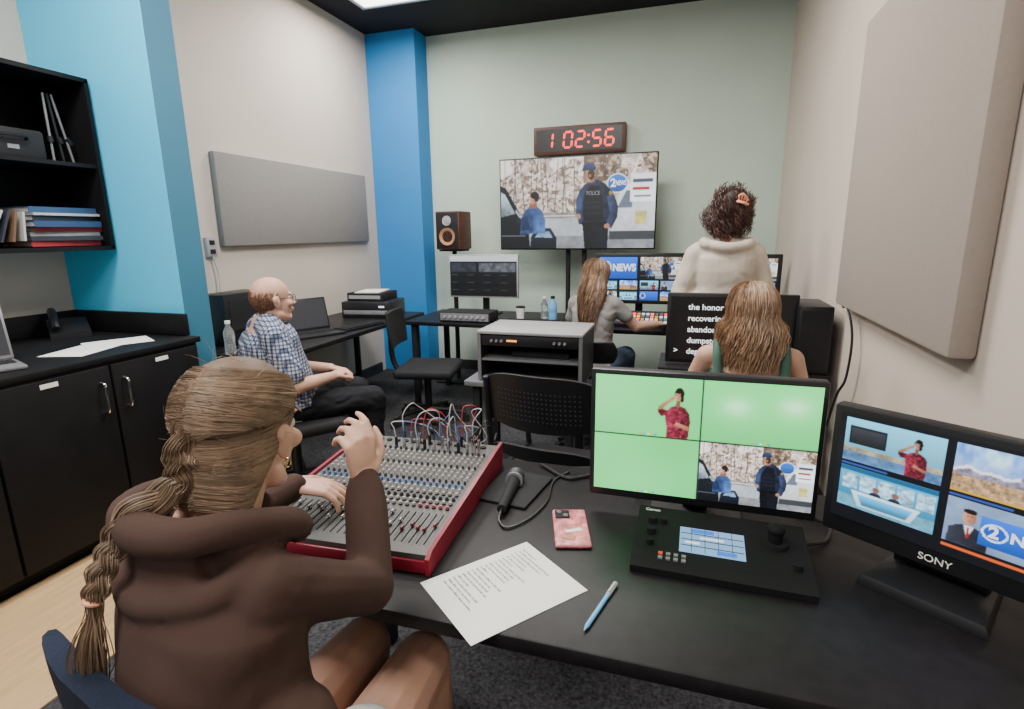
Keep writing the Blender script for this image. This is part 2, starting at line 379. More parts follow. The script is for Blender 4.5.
def presenter_im(s,cx,z0,H,hand=True):
    A=s.asp
    def Pp(pts,c,**k):s.poly([(cx+a*H*A,z0+b*H) for a,b in pts],c,**k)
    def Ee(a,b,ra,rb,c,**k):s.ell(cx+a*H*A,z0+b*H,ra*H*A,rb*H,c,**k)
    Ee(.02,.82,.078,.105,(.10,.06,.06));Ee(.065,.73,.028,.06,(.10,.06,.06))
    Pp([(-.035,.55),(-.03,.70),(.035,.70),(.04,.55)],(.48,.29,.22))
    Pp([(-.17,-.0),(-.16,.20),(-.20,.38),(-.18,.50),(-.13,.56),(-.045,.60),(.0,.56),(.055,.60),(.14,.56),(.19,.49),(.22,.34),(.20,.14),(.19,-.0)],(.42,.13,.19),sx=-.3,nz=.75,n=46)
    Ee(0,.775,.054,.086,(.68,.46,.37),sx=-.18);Ee(-.0,.852,.053,.032,(.10,.06,.06));Ee(.050,.80,.011,.045,(.10,.06,.06))
    Ee(-.022,.79,.010,.006,(.12,.07,.07));Ee(.022,.79,.010,.006,(.12,.07,.07));Ee(0,.732,.018,.006,(.62,.30,.31));Ee(0,.76,.006,.011,(.56,.36,.28));Ee(-.022,.808,.013,.003,(.2,.12,.1));Ee(.022,.808,.013,.003,(.2,.12,.1))
    if hand:
        Pp([(-.17,.42),(-.27,.41),(-.33,.48),(-.32,.55),(-.26,.55),(-.17,.52)],(.37,.11,.17),nz=.6,n=36)
        Pp([(-.33,.52),(-.31,.58),(-.12,.735),(-.085,.70),(-.26,.53)],(.64,.42,.33),sz=.15);Ee(-.085,.725,.030,.034,(.67,.45,.36));Pp([(-.09,.74),(-.07,.78),(-.055,.77),(-.06,.72)],(.67,.45,.36))
        Pp([(.21,.16),(.21,.24),(-.02,.32),(-.05,.25)],(.62,.40,.32),sz=.2)
def P_green(w=170,h=100,person=False,kind=0):
    s=Im(w,h,(.33,.82,.44));s.a*=(.94+.12*s.Z)[...,None]
    if kind==1:
        for x,z in((.30,.60),(.78,.66)):
            s.glow(x,z,.24,.30,(.46,.92,.54),.8);s.glow(x,z,.11,.12,(.74,.98,.76),.9)
    elif kind==2:s.glow(.4,.2,.5,.6,(.42,.89,.52),.7);s.glow(.8,.9,.4,.4,(.30,.76,.40),.6)
    else:s.glow(.15,.7,.4,.5,(.45,.90,.53),.8);s.glow(.5,.1,.5,.4,(.40,.88,.50),.6)
    if person:presenter_im(s,.785,-.02,.93)
    for i in range(5):s.rect(.44+i*.035,.02,.465+i*.035,.045,[(.9,.4,.2),(.2,.5,.9),(.9,.9,.9),(.9,.6,.1),(.3,.3,.8)][i])
    return s
def P_desert(w=130,h=74):
    s=Im(w,h);s.a=np.array((.30,.52,.86))*(s.Z)[...,None]+np.array((.80,.86,.95))*(1-s.Z)[...,None]
    n=fbm(w,h,6,.3);s.a+= (np.clip((n-.5)*4,0,1)*np.clip((s.Z-.45)*3,0,1))[...,None]*.4
    r=.44+.16*vnoise(w,4,9,2)[0]+.05*vnoise(w,4,30,2)[0];s.put(s.Z<r[None,:],(.50,.48,.57),nz=.4,n=30)
    s.put((s.Z<r[None,:])&(s.Z>r[None,:]-.07)&(n>.42),(.92,.92,.95))
    s.put(s.Z<.34+.05*n,(.66,.53,.40),nz=.5,n=30);s.rect(.60,.12,.95,.42,(.20,.15,.14),nz=.3);s.rect(.62,.15,.93,.39,(.50,.38,.30),nz=.4);s.rect(0,0,1,.06,(.75,.6,.2));return s
def P_set(w=120,h=68):
    s=Im(w,h,(.20,.55,.72));s.a*=(.7+.6*s.Z)[...,None];s.rect(0,.88,1,1,(.12,.35,.5))
    for i in range(5):s.rect(.03+i*.195,.46,.2+i*.195,.84,(.62,.80,.90),nz=.5,n=20)
    s.rect(0,.0,1,.3,(.35,.60,.70),nz=.2);s.poly([(.22,.08),(.78,.08),(.86,.42),(.14,.42)],(.80,.88,.92),sz=.1);s.poly([(.27,.12),(.73,.12),(.79,.35),(.21,.35)],(.25,.60,.80),sz=.3)
    for x in(.4,.6):s.ell(x,.58,.035,.07,(.5,.35,.3));s.poly([(x-.07,.42),(x-.04,.52),(x+.04,.52),(x+.07,.42)],(.15,.16,.25))
    return s
def P_studio(w=130,h=74):
    s=Im(w,h,(.42,.74,.86));s.a*=(.75+.4*s.Z)[...,None];s.rect(0,0,1,.22,(.30,.45,.62),nz=.3)
    s.rect(.0,.22,1,.34,(.62,.58,.5),nz=.4);s.rect(.05,.40,.44,.82,(.10,.11,.13));s.rect(.07,.43,.42,.79,(.17,.18,.20),sz=.3);presenter_im(s,.74,0,.92);return s
def P_suit(w=130,h=74):
    s=Im(w,h,(.50,.60,.74));s.a*=(.8+.3*fbm(w,h,5)[...,None]);A=s.asp;cx=.20
    def Pp(pts,c,**k):s.poly([(cx+a*A,b) for a,b in pts],c,**k)
    Pp([(-.30,0),(-.28,.34),(-.10,.46),(.10,.46),(.28,.34),(.30,0)],(.16,.17,.21),sx=-.3,nz=.2)
    Pp([(-.07,.46),(0,.18),(.08,.46)],(.85,.86,.9));Pp([(-.015,.42),(-.02,.22),(0,.16),(.025,.22),(.015,.42)],(.6,.1,.12))
    s.ell(cx,.64,.095*A,.155,(.70,.48,.38),sx=-.2);s.ell(cx,.77,.095*A,.06,(.12,.09,.08));s.ell(cx-.03*A,.67,.015*A,.01,(.1,.08,.08));s.ell(cx+.03*A,.67,.015*A,.01,(.1,.08,.08));s.ell(cx,.57,.03*A,.012,(.5,.25,.22));return s
def P_logo(w=120,h=68):
    s=Im(w,h,(.10,.36,.80));s.a*=(.8+.4*s.Z)[...,None];s.ell(.17,.52,.15,.30,(.92,.95,1));s.ell(.17,.52,.12,.245,(.08,.30,.75));return s
def logo_text(b,x0,z0,w,h,y,k='e_white'):
    b.use(k).text('2',x0+.10*w,z0+.35*h,.36*h,y,.04);b.use(k).text('NEWS',x0+.34*w,z0+.37*h,.32*h,y,.04,maxw=.62*w)
POL=P_police()
# ---------------------------------------------------------------- room
def struct(name,c,d,k,label,cat):
    b=B();b.use(k);b.box((0,0,0),d);return solo(b,name,label,cat,loc=c,kind='structure',smooth=False)
XR=.74;YB=5.4;CZ=3.34
struct('floor',(-1.2,2.0,-.05),(6.2,8.0,.1),'carpet','dark grey speckled carpet floor','floor')
b=B();b.use('vinyl').box((0,0,0),(.72,3.2,.006));solo(b,'floor_vinyl','tan wood-look vinyl strip beside the cabinets','floor',loc=(-2.23,.6,.003),kind='structure',smooth=False)
struct('ceiling',(-1.4,2.0,CZ+.05),(4.6,7.2,.1),'ceil','charcoal painted ceiling','ceiling')
struct('wall_back',(-1.2,YB+.05,CZ/2),(4.4,.1,CZ),'wallB','sage green painted wall','wall')
struct('wall_right',(XR+.05,2.0,CZ/2),(.1,7.0,CZ),'wallR','beige painted wall','wall')
struct('wall_left',(-3.15,3.95,CZ/2),(.1,2.85,CZ),'wallL','cream painted wall','wall')
struct('wall_left_front',(-3.60,.5,CZ/2),(.1,4.0,CZ),'wallL','cream painted wall behind shelving','wall')
b=B();b.use('blue').box((0,0,0),(.87,.18,CZ),bev=.004)
o=solo(b,'wall_left_pillar','bright sky blue painted pier projecting from the wall','wall',loc=(-3.115,2.44,CZ/2),kind='structure',smooth=False)
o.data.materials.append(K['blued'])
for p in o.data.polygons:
    if p.normal.x>.9:p.material_index=1  # side face gets the blue with painted-in shade
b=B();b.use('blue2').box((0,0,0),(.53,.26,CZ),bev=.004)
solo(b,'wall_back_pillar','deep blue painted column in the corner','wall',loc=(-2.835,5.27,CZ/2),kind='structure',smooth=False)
struct('baseboard_left',(-3.09,3.8,.05),(.02,2.5,.1),'base','black rubber baseboard','baseboard')
struct('baseboard_right',(XR-.01,2.0,.05),(.02,6.8,.1),'base','black rubber baseboard','baseboard')
struct('baseboard_back',(-.9,YB-.01,.05),(3.2,.02,.1),'base','black rubber baseboard','baseboard')
def lamp(x,y,w,d,en):
    T=thing('ceiling_light','flat white rectangular ceiling light panel, switched on','ceiling light',(x,y,CZ-.02))
    b=B();b.use('lgrey')
    for sx in(-1,1):b.box((sx*w/2,0,0),(.03,d+.03,.035))
    for sy in(-1,1):b.box((0,sy*d/2,0),(w,.03,.035))
    put(b,'lamp_frame',T)
    b=B();b.use('e_lamp').box((0,0,.002),(w-.02,d-.02,.02));put(b,'lamp_diffuser',T)
    L=bpy.data.lights.new('area','AREA');L.shape='RECTANGLE';L.size=w;L.size_y=d;L.energy=en;L.color=(1,.96,.90)
    o=bpy.data.objects.new('light',L);o.location=(x,y,CZ-.06);COL.objects.link(o)
lamp(-2.4,4.22,.62,.6,42);lamp(-.9,2.9,1.2,.6,92);lamp(-2.2,1.3,.6,1.2,66);lamp(-.9,-.3,1.2,.6,70)
w=bpy.data.worlds.new('w');bpy.context.scene.world=w;w.use_nodes=True
w.node_tree.nodes['Background'].inputs[0].default_value=(.95,.96,1,1);w.node_tree.nodes['Background'].inputs[1].default_value=.6
# ---------------------------------------------------------------- wall items
b=B();b.use('panelL').box((0,0,0),(.05,1.84,.63),bev=.012)
solo(b,'acoustic_panel','long grey fabric acoustic panel on the cream wall','acoustic panel',loc=(-3.0745,3.99,1.695))
b=B();b.use('panelR').box((0,0,0),(.07,1.19,1.19),bev=.014)
solo(b,'acoustic_panel','large square taupe fabric acoustic panel on the beige wall','acoustic panel',loc=(XR-.0355,2.29,1.70))
T=thing('power_outlet','small grey metal outlet box with cable on the cream wall','outlet',(-3.085,2.98,1.38))
b=B();b.use('lgrey').box((0,0,0),(.03,.08,.13),bev=.005);put(b,'outlet_box',T)
for z in(-.03,.03):
    b=B();b.use('matte').box((.017,0,z),(.006,.04,.03));put(b,'socket',T)
b=B();b.use('cbw').tube(cat_spline([(.01,0,-.06),(.02,.02,-.2),(.03,0,-.4),(.02,.03,-.62)]),.006);put(b,'cord',T)
# clock
T=thing('wall_clock','red digital studio clock in a brown case on the sage wall','clock',(-1.02,5.31,2.285))
b=B();b.use('wood').box((0,.04,0),(.86,.09,.25),bev=.008);put(b,'clock_case',T)
b=flatB();b.use('e_black').rect(-.40,-.10,.40,.10,-.008)
SEG={'0':'abcdef','1':'bc','2':'abged','5':'afgcd','6':'afgedc'}
def digit(ch,x,w=.075,h=.135,t=.017,sh=.012):
    m=t/2
    S={'a':((x,h/2),(x+w,h/2)),'g':((x,0),(x+w,0)),'d':((x,-h/2),(x+w,-h/2)),'f':((x,0),(x,h/2)),'b':((x+w,0),(x+w,h/2)),'e':((x,-h/2),(x,0)),'c':((x+w,-h/2),(x+w,0))}
    for k in SEG[ch]:
        (ax,az),(bx,bz)=S[k];g=.006
        if az==bz: pts=[(ax+g,az),(ax+g+m,az+m),(bx-g-m,az+m),(bx-g,az),(bx-g-m,az-m),(ax+g+m,az-m)]
        else: pts=[(ax,az+g),(ax-m,az+g+m),(ax-m,bz-g-m),(ax,bz-g),(ax+m,bz-g-m),(ax+m,az+g+m)]
        b.poly([(px_+pz*sh/h,pz) for px_,pz in pts],-.0095)
b.use('e_led')
digit('1',-.32)
for ch,x in (('0',-.135),('2',-.02),('5',.135),('6',.25)):digit(ch,x)
for z in(-.03,.03):b.ell(.095,z,.011,.011,-.0095,12)
put(b,'clock_face',T,False)
# ---------------------------------------------------------------- monitors
def monitor(loc,rot,w,h,zb,im,label,over=None,bez=(.018,.018,.018,.018),depth=.035,base=(.24,.18),angular=False,name='computer_monitor',logo=None,cat='monitor',stand=True,pm='pic',frame='plastic'):
    T=thing(name,label,cat,loc,rot)
    L,R,Bm,Tp=bez;W=w+L+R;H=h+Bm+Tp
    b=B();b.use(frame).box(((R-L)/2,depth/2,zb+H/2),(W,depth,H),bev=.006)
    b.use('plastic').box(((R-L)/2,depth+.015,zb+H/2),(W*.7,.04,H*.6),bev=.015)
    if logo:
        b.use('white').text(logo,0,zb+Bm*.32,Bm*.36,-.0012,.01,'CENTER')
    put(b,'casing',T)
    b=flatB();x0=-w/2;z0=zb+Bm
    b.use(pm)
    if im is not None:b.image(im,x0,z0,w,h,-.002)
    else:b.use('e_black').rect(x0,z0,x0+w,z0+h,-.002)
    if over:over(b,x0,z0,w,h,-.003)
    put(b,'screen',T,False)
    if stand:
        b=B();b.use('plastic').box((0,depth+.035,(zb+H*.45)/2),(.13 if angular else .06,.025 if not angular else .04,zb+H*.45),bev=.006)
        put(b,'stand_neck',T)
        b=B();b.use('plastic')
        if angular:
            hx,hy=base[0]/2,base[1]/2;yc=depth-.01
            def rg(k,z,dy=0):return [(-hx*k,yc-hy*k+dy,z),(hx*k,yc-hy*k+dy,z),(hx*k*.86,yc+hy*k+dy,z),(-hx*k*.86,yc+hy*k+dy,z)]
            b.loft([rg(1,0),rg(1,.010),rg(.93,.022),rg(.60,.034,.015)]);b.box((0,depth+.03,.05),(.16,.05,.06),bev=.01)
        else: b.box((0,depth+.01,.008),(base[0],base[1],.016),bev=.006)
        put(b,'stand_base',T)
    return T
def tvover(b,x0,z0,w,h,y):
    b.use('e_white').text('2',x0+.722*w,z0+.665*h,.085*h,y,.03);b.use('e_white').text('NEWS',x0+.755*w,z0+.680*h,.05*h,y,.03,maxw=.062*w)
    b.use('e_grey').text('POLICE',x0+.572*w,z0+.585*h,.042*h,y,.02,maxw=.085*w)
T=monitor((-.98,4.98,0),0,1.39,.785,1.29,POL,'large flat television showing a police scene on black stand',over=tvover,bez=(.012,.012,.014,.012),depth=.04,name='television',cat='television',stand=False)
for x in(-.075,.075):
    b=B();b.use('matte').cyl((x,.08,.03),(x,.08,1.7),.022);put(b,'stand_pole',T)
b=B();b.use('matte').box((0,.075,1.68),(.5,.03,.3),bev=.004);put(b,'mounting_plate',T)
b=B();b.use('matte').box((0,.08,.03),(.8,.08,.05),bev=.01).box((-.38,.02,.03),(.06,.55,.05),bev=.01).box((.38,.02,.03),(.06,.55,.05),bev=.01);put(b,'stand_base',T)
# ---------------------------------------------------------------- desks
def desk(name,label,x0,x1,y0,y1,z=.74,k='desk',modesty=True):
    cx,cy=(x0+x1)/2,(y0+y1)/2
    T=thing(name,label,'desk',(cx,cy,0))
    b=B();b.use(k).box((0,0,z-.016),(x1-x0,y1-y0,.032),bev=.005);put(b,'desktop',T)
    hx,hy=(x1-x0)/2-.06,(y1-y0)/2-.06
    for sx in (-1,1):
        for sy in(-1,1):
            b=B();b.use('matte').box((sx*hx,sy*hy,(z-.03)/2),(.045,.045,z-.034),bev=.004);put(b,'leg',T)
    if modesty:
        b=B();b.use('matte').box((0,hy,z-.2),(2*hx,.018,.3));put(b,'modesty_panel',T)
    else:
        b=B();b.use('matte').box((0,hy,z-.06),(2*hx,.02,.05));put(b,'crossbar',T)
    return T
desk('desk','black laminate desk in front with monitors and a mixer',-1.02,.725,.805,1.56)
desk('desk','black desk along the cream wall with a laptop on it',-3.07,-2.3,2.58,4.55,modesty=False)
desk('desk','long black desk under the wall television',-2.22,.70,4.02,4.78,modesty=False)
desk('desk','black desk with a prompter monitor and computer tower',-.12,.70,2.93,3.30,modesty=False)
# foreground monitors
q=Im(346,204,(.75,.78,.78));e=.006
q.paste(P_green(person=True),0,.5+e,.5-e*.6,1);q.paste(P_green(kind=1),.5+e*.6,.5+e,1,1);q.paste(P_green(kind=2),0,0,.5-e*.6,.5-e);q.paste(POL,.5+e*.6,0,1,.5-e)
q.rect(.5-e*.6,0,.5+e*.6,1,(.03,.05,.03));q.rect(0,.5-e,1,.5+e,(.03,.05,.03))
monitor((.052,1.30,.74),0,.50,.300,.048,q,'black monitor on the desk showing four green-screen camera views',bez=(.012,.012,.022,.012),base=(.22,.15),pm='picb')
q=Im(270,158,(.05,.06,.09))
q.paste(P_studio(),.03,.57,.475,.97);q.paste(P_desert(),.51,.57,.97,.97);q.paste(P_set(),.03,.13,.475,.52);q.paste(P_suit(),.51,.13,.97,.52);q.paste(P_logo(),.645,.19,.97,.43)
q.rect(.51,.08,.97,.11,(.85,.35,.15));q.rect(.03,.53,.25,.55,(.2,.3,.6));q.rect(.51,.53,.75,.55,(.2,.3,.6))
def sover(b,x0,z0,w,h,y):logo_text(b,x0+.645*w,z0+.19*h,.325*w,.25*h,y)
monitor((.488,1.145,.74),-35,.385,.232,.060,q,'black monitor with angular base showing four news feeds',over=sover,bez=(.016,.016,.040,.016),base=(.21,.18),angular=True,logo='SONY')
def prompt(b,x0,z0,w,h,y):
    b.use('e_white')
    for i,t in enumerate(['the honor of','recovering','abandoned','dumpster','degrees']):
        b.text(t,x0+.15*w,z0+(.80-i*.175)*h,.088*h,y-.001,.02)
    b.text('>',x0+.04*w,z0+.11*h,.08*h,y-.001,.02)
monitor((.23,3.02,.74),0,.60,.34,.01,None,'black prompter screen with white scrolling text',over=prompt,base=(.22,.14))
q=Im(150,86,(.07,.075,.09));q.rect(0,.86,1,1,(.72,.74,.76));q.rect(.02,.60,.40,.82,(.16,.17,.20),nz=.4,n=20);q.rect(.44,.60,.98,.82,(.30,.31,.34),nz=.4,n=24)
for r in range(3):
    for c in range(4):
        q.rect(.02+c*.246,.03+r*.185,.245+c*.246,.19+r*.185,(.04,.045,.055),nz=.3);q.rect(.03+c*.246,.15+r*.185,.12+c*.246,.165+r*.185,(.30,.33,.36))
monitor((-1.70,4.52,.74),0,.62,.35,.15,q,'monitor with thin silver frame showing editing software',base=(.26,.2),frame='lgrey',bez=(.012,.012,.014,.012))
def multi():
    q=Im(180,100,(.04,.05,.07));q.paste(P_logo(),.03,.50,.47,.96);q.paste(POL,.51,.50,.97,.96)
    L=[P_set(),P_desert(),P_studio(),P_suit(),POL,P_set(),P_logo(),P_desert()]
    for i in range(8):q.paste(L[i],.03+.24*(i%4),.27-.23*(i//4),.24+.24*(i%4),.46-.23*(i//4))
    return q
def mover(b,x0,z0,w,h,y):logo_text(b,x0+.03*w,z0+.5*h,.44*w,.46*h,y)
MU=multi()
monitor((-.36,4.52,.74),0,.67,.37,.13,MU,'multiview monitor showing tiled news feeds on the back desk',over=mover,base=(.26,.2))
monitor((.35,4.52,.74),0,.62,.36,.13,MU,'multiview monitor showing tiled news feeds beside the wall',over=mover,base=(.26,.2))
T=thing('video_switcher','black production switcher panel with lit coloured buttons','switcher',(-.28,4.26,.74),0)
b=B();b.use('plastic');b.loft([[(x,-.14,0),(x,.14,0),(x,.14,.09),(x,-.14,.03)] for x in(-.3,.3)]);put(b,'panel_body',T)
for r in range(4):
    for c in range(16):
        b=B();b.use(['e_ledo','e_white','e_led','grey','e_white','e_yel','grey'][(c*3+r*5)%7]);yy=-.10+r*.055;b.box((-.26+c*.034,yy,.03+(yy+.14)/.28*.06+.004),(.022,.022,.012));put(b,'button',T,False)
T=thing('audio_interface','grey rack audio box on the back desk','audio device',(-1.70,4.17,.74))
b=B();b.use('matte').box((0,0,.045),(.44,.22,.08),bev=.006).use('grey').box((0,-.111,.045),(.42,.004,.06));put(b,'case',T)
for i in range(8):
    b=B();b.use('knobw').cyl((-.17+i*.048,-.112,.045),(-.17+i*.048,-.128,.045),.011);put(b,'knob',T)
def keyboard(loc,rot,label):
    T=thing('keyboard',label,'keyboard',loc,rot)
    b=B();b.use('plastic').box((0,0,.009),(.43,.14,.016),bev=.005);put(b,'keyboard_base',T)
    b=B();b.use('matte')
    for r in range(5):
        for c in range(18):b.box((-.2+c*.0235,-.052+r*.026,.021),(.019,.021,.008))
    o=put(b,'keys',T,False);o['kind']='stuff'
keyboard((-1.15,4.15,.74),0,'black keyboard on the back desk')
keyboard((.32,4.15,.74),0,'black keyboard below the multiview monitor')
def bottle(loc,label,k='glass',h=.2,r=.032,capk='white'):
    T=thing('bottle',label,'bottle',loc)
    b=B();b.use(k).lathe((0,0,0),[(0,0),(r*.9,0),(r,.01),(r,h*.3),(r*.93,h*.35),(r,h*.4),(r,h*.68),(r*.45,h*.86),(r*.42,h*.93),(0,h*.93)]);put(b,'bottle_body',T)
    b=B();b.use(capk).cyl((0,0,h*.93),(0,0,h*1.02),r*.5);put(b,'bottle_cap',T)
bottle((-2.67,2.63,.74),'clear plastic water bottle on the desk','glass',.2,.032,'white')
bottle((-1.02,4.30,.74),'blue reusable bottle on the back desk','bluepen',.2,.035,'matte')
bottle((-1.12,4.42,.74),'clear bottle with white cap on the back desk','glass',.18,.03)
T=thing('cup','white paper cup on the back desk','cup',(-1.3,4.32,.74))
b=B();b.use('white').lathe((0,0,0),[(0,0),(.028,0),(.038,.1),(.036,.1),(.03,.01),(0,.01)]);put(b,'cup_body',T)
b=B();b.use('matte').lathe((0,0,.1),[(0,0),(.04,0),(.04,.008),(.03,.014),(0,.014)]);put(b,'lid',T)
T=thing('studio_speaker','dark wood studio speaker with orange cone','speaker',(-2.14,4.93,1.30),-4)
b=B();b.use('wood').box((0,0,.175),(.25,.26,.35),bev=.012).use('matte').box((0,-.131,.175),(.23,.006,.33),bev=.002);put(b,'cabinet_body',T)
Mr=Mx.Rotation(rad(90),3,'X')
b=B();b.use('cone').lathe((0,-.134,.12),[(0,-.02),(.02,-.012),(.07,.006),(.08,.010),(.08,0),(0,0)],32,Mr);put(b,'woofer',T)
b=B();b.use('lgrey').lathe((0,-.134,.265),[(0,.012),(.02,.012),(.04,.006),(.045,.008),(.045,0),(0,0)],32,Mr);put(b,'tweeter',T)
T=thing('speaker_stand','tall black metal speaker stand','stand',(-2.14,4.93,0))
b=B();b.use('matte').cyl((0,0,.02),(0,0,1.285),.022);put(b,'pole',T)
b=B();b.use('matte').box((0,0,1.29),(.22,.22,.015),bev=.003);put(b,'top_plate',T)
b=B();b.use('matte').box((0,0,.012),(.34,.34,.02),bev=.005);put(b,'base_plate',T)
# ---------------------------------------------------------------- left desk gear
def laptop(loc,rot,label,k='e_dk',body='plastic',w=.34,d=.23,ang=15):
    T=thing('laptop',label,'laptop',loc,rot)
    b=B();b.use(body).box((0,0,.009),(w,d,.016),bev=.005);put(b,'laptop_base',T)
    b=B();b.use('matte')
    for r in range(5):
        for c in range(13):b.box((-w*.42+c*w*.07,-.01+r*.021,.0185),(w*.06,.017,.003))
    put(b,'keys',T,False)['kind']='stuff'
    R=Mx.Rotation(rad(-ang),3,'X')
    b=B();b.use(body).box(V((0,d/2,.018))+R@V((0,0,.12)),(w,.008,.24),rot=R,bev=.003);put(b,'lid',T)
    b=B();b.use(k).box(V((0,d/2,.018))+R@V((0,-.005,.122)),(w*.94,.002,.21),rot=R);put(b,'screen',T,False)
laptop((-2.56,3.29,.74),62,'open black laptop on the desk by the wall',w=.38,d=.25)
keyboard((-2.42,3.66,.74),80,'black keyboard beside the laptop')
b=B();b.use('plastic').box((0,0,.17),(.2,.38,.34),bev=.008).use('matte').box((.101,0,.2),(.004,.3,.2))
solo(b,'computer_tower','black box-shaped computer tower beside the pier','computer',(-2.93,2.97,.74))
T=thing('printer','black media device with paper tray on the desk','printer',(-2.66,4.28,.74),8)
b=B();b.use('plastic').box((0,0,.07),(.44,.38,.14),bev=.01);put(b,'printer_body',T)
b=B();b.use('grey').box((0,-.192,.05),(.40,.006,.035),bev=.002);put(b,'front_slot',T)
b=B();b.use('e_white').box((.15,-.194,.10),(.05,.003,.015));put(b,'display',T)
T=thing('disc_recorder','smaller dark recorder stacked on the printer','recorder',(-2.68,4.30,.88),4)
b=B();b.use('matte').box((0,0,.035),(.34,.30,.07),bev=.006);put(b,'case',T)
b=B();b.use('lgrey').box((0,-.152,.035),(.3,.004,.03));put(b,'faceplate',T)
b=B();b.use('white').box((0,0,.004),(.22,.29,.008),rot=Mx.Rotation(.2,3,'Z'));solo(b,'paper_stack','white papers lying on the stacked recorder','paper',(-2.68,4.3,.95))
# ---------------------------------------------------------------- cabinets & shelf
T=thing('base_cabinet','black laminate base cabinet with silver handles','cabinet',(-2.56,1.3,0))
b=B();b.use('black').box((-.48,0,.475),(.96,1.98,.81),bev=.003).box((-.50,0,.035),(.9,1.94,.07));put(b,'cabinet_body',T)
for i in range(4):
    yc=-.735+i*.49
    b=B();b.use('black').box((.011,yc,.475),(.02,.478,.79),bev=.003);D=put(b,'door',T)
    s=1 if i%2==0 else -1
    b=B();b.use('chrome').tube(cat_spline([(.02,yc+s*.19,.66),(.048,yc+s*.19,.67),(.048,yc+s*.19,.75),(.048,yc+s*.19,.79),(.02,yc+s*.19,.80)],4),.006,8);put(b,'handle',D,label='chrome bow handle')
    b=B();b.use('white').box((.0225,yc-s*.02,.845),(.002,.07,.02));put(b,'paper_label',D)
b=B();b.use('black').box((0,0,0),(1.0,2.02,.03),bev=.004);solo(b,'worktop','black laminate worktop on the cabinets','worktop',(-3.045,1.30,.898))
b=B();b.use('black').box((0,0,0),(.86,.03,.12),bev=.004).box((-.415,-.35,0),(.03,.7,.12),bev=.004)
solo(b,'worktop_riser','low black upstand at the end of the worktop','upstand',(-3.05,2.30,.975))
T=thing('wall_shelf','open black wall shelf unit holding books and equipment','shelf',(-3.32,1.73,1.83))
b=B();b.use('black')
b.box((0,0,.435),(.45,1.2,.022)).box((0,0,-.435),(.45,1.2,.022)).box((0,.589,0),(.45,.022,.87)).box((0,-.589,0),(.45,.022,.87)).box((-.215,0,0),(.016,1.2,.87)).box((0,.02,0),(.44,.02,.85));put(b,'carcass',T)
bb=B();bb.use('black').box((0,.31,.0),(.43,.56,.02));put(bb,'shelf_board',T)
bb=B();bb.use('black').box((0,-.29,.0),(.43,.57,.02));put(bb,'shelf_board',T)
zz=1.411
for i,(k,l,th) in enumerate((('bookr','red',.028),('bookk','dark',.022),('bookw','white',.02),('bookr','red',.024),('bookb','blue',.03),('bookk','dark',.026),('bookw','white',.012),('bookb','blue',.03))):
    T=thing('book','%s bound book lying in a stack on the shelf'%l,'book',(-3.25+random.uniform(-.03,.02),2.12+random.uniform(-.02,.02),zz),random.uniform(-6,6),'books stacked on the shelf')
    b=B();b.use(k).box((0,0,th-.0015),(.24,.34,.003)).box((0,0,.0015),(.24,.34,.003)).box((.119,0,th/2),(.003,.34,th));put(b,'cover',T)
    b=B();b.use('bookw').box((-.002,0,th/2),(.23,.33,th-.007));put(b,'pages',T);zz+=th+.001
for i in range(5):
    k,l=(('cardb','brown'),('bookw','white'),('bookk','dark'),('cardb','brown'),('bookw','white'))[i];an=-34+7*i
    b=B();b.use(k).box((0,0,.09),(.2,.010,.18-.01*i),rot=Mx.Rotation(rad(an),3,'X'))
    solo(b,'folder',l+' folder leaning on the shelf','folder',(-3.22,1.75+i*.040,1.420),0,'folders on the shelf')
T=thing('equipment_case','black equipment case on the upper shelf','case',(-3.28,1.95,1.841))
b=B();b.use('matte').box((0,0,.07),(.26,.3,.14),bev=.015);put(b,'case_body',T)
b=B();b.use('plastic').tube(cat_spline([(.13,-.06,.09),(.15,-.05,.10),(.15,.05,.10),(.13,.06,.09)],4),.007);put(b,'handle',T)
b=B();b.use('grey').box((.1315,0,.05),(.002,.05,.02));put(b,'case_label',T,False)
for i in range(3):
    T=thing('light_stand','folded silver and black tripod leg on the shelf','tripod',(-3.20,2.16+i*.05,1.841))
    b=B();b.use('mgrey' if i!=1 else 'matte').cyl((0,0,0),(.0,.0-.03*i,.34),.006);put(b,'pole',T)
    b=B();b.use('plastic').cyl((0,0,.1),(0,-.01*i,.13),.014);put(b,'clamp',T)
laptop((-2.80,1.40,.914),70,'open laptop on the black worktop',k='e_dk',body='mgrey')
b=B();b.use('white').box((0,0,.001),(.21,.29,.002),rot=Mx.Rotation(.3,3,'Z'));solo(b,'paper_sheet','loose white paper on the worktop','paper',(-2.80,1.86,.9135))
b=B();b.use('white').box((0,0,.001),(.21,.29,.002),rot=Mx.Rotation(-.5,3,'Z'));solo(b,'paper_sheet','loose white paper angled on the worktop','paper',(-2.82,2.05,.9157))
T=thing('desk_phone','black desk phone on the worktop','telephone',(-3.30,2.14,.914),60)
b=B();b.use('plastic');b.loft([[(x,-.1,0),(x,.1,0),(x,.1,.09),(x,-.1,.03)] for x in(-.09,.09)]);put(b,'phone_base',T)
b=B();b.use('plastic').tube(cat_spline([(-.06,-.1,.06),(-.06,-.07,.09),(-.06,.0,.12),(-.06,.07,.14),(-.06,.10,.12)],4),.02,8);put(b,'handset',T)
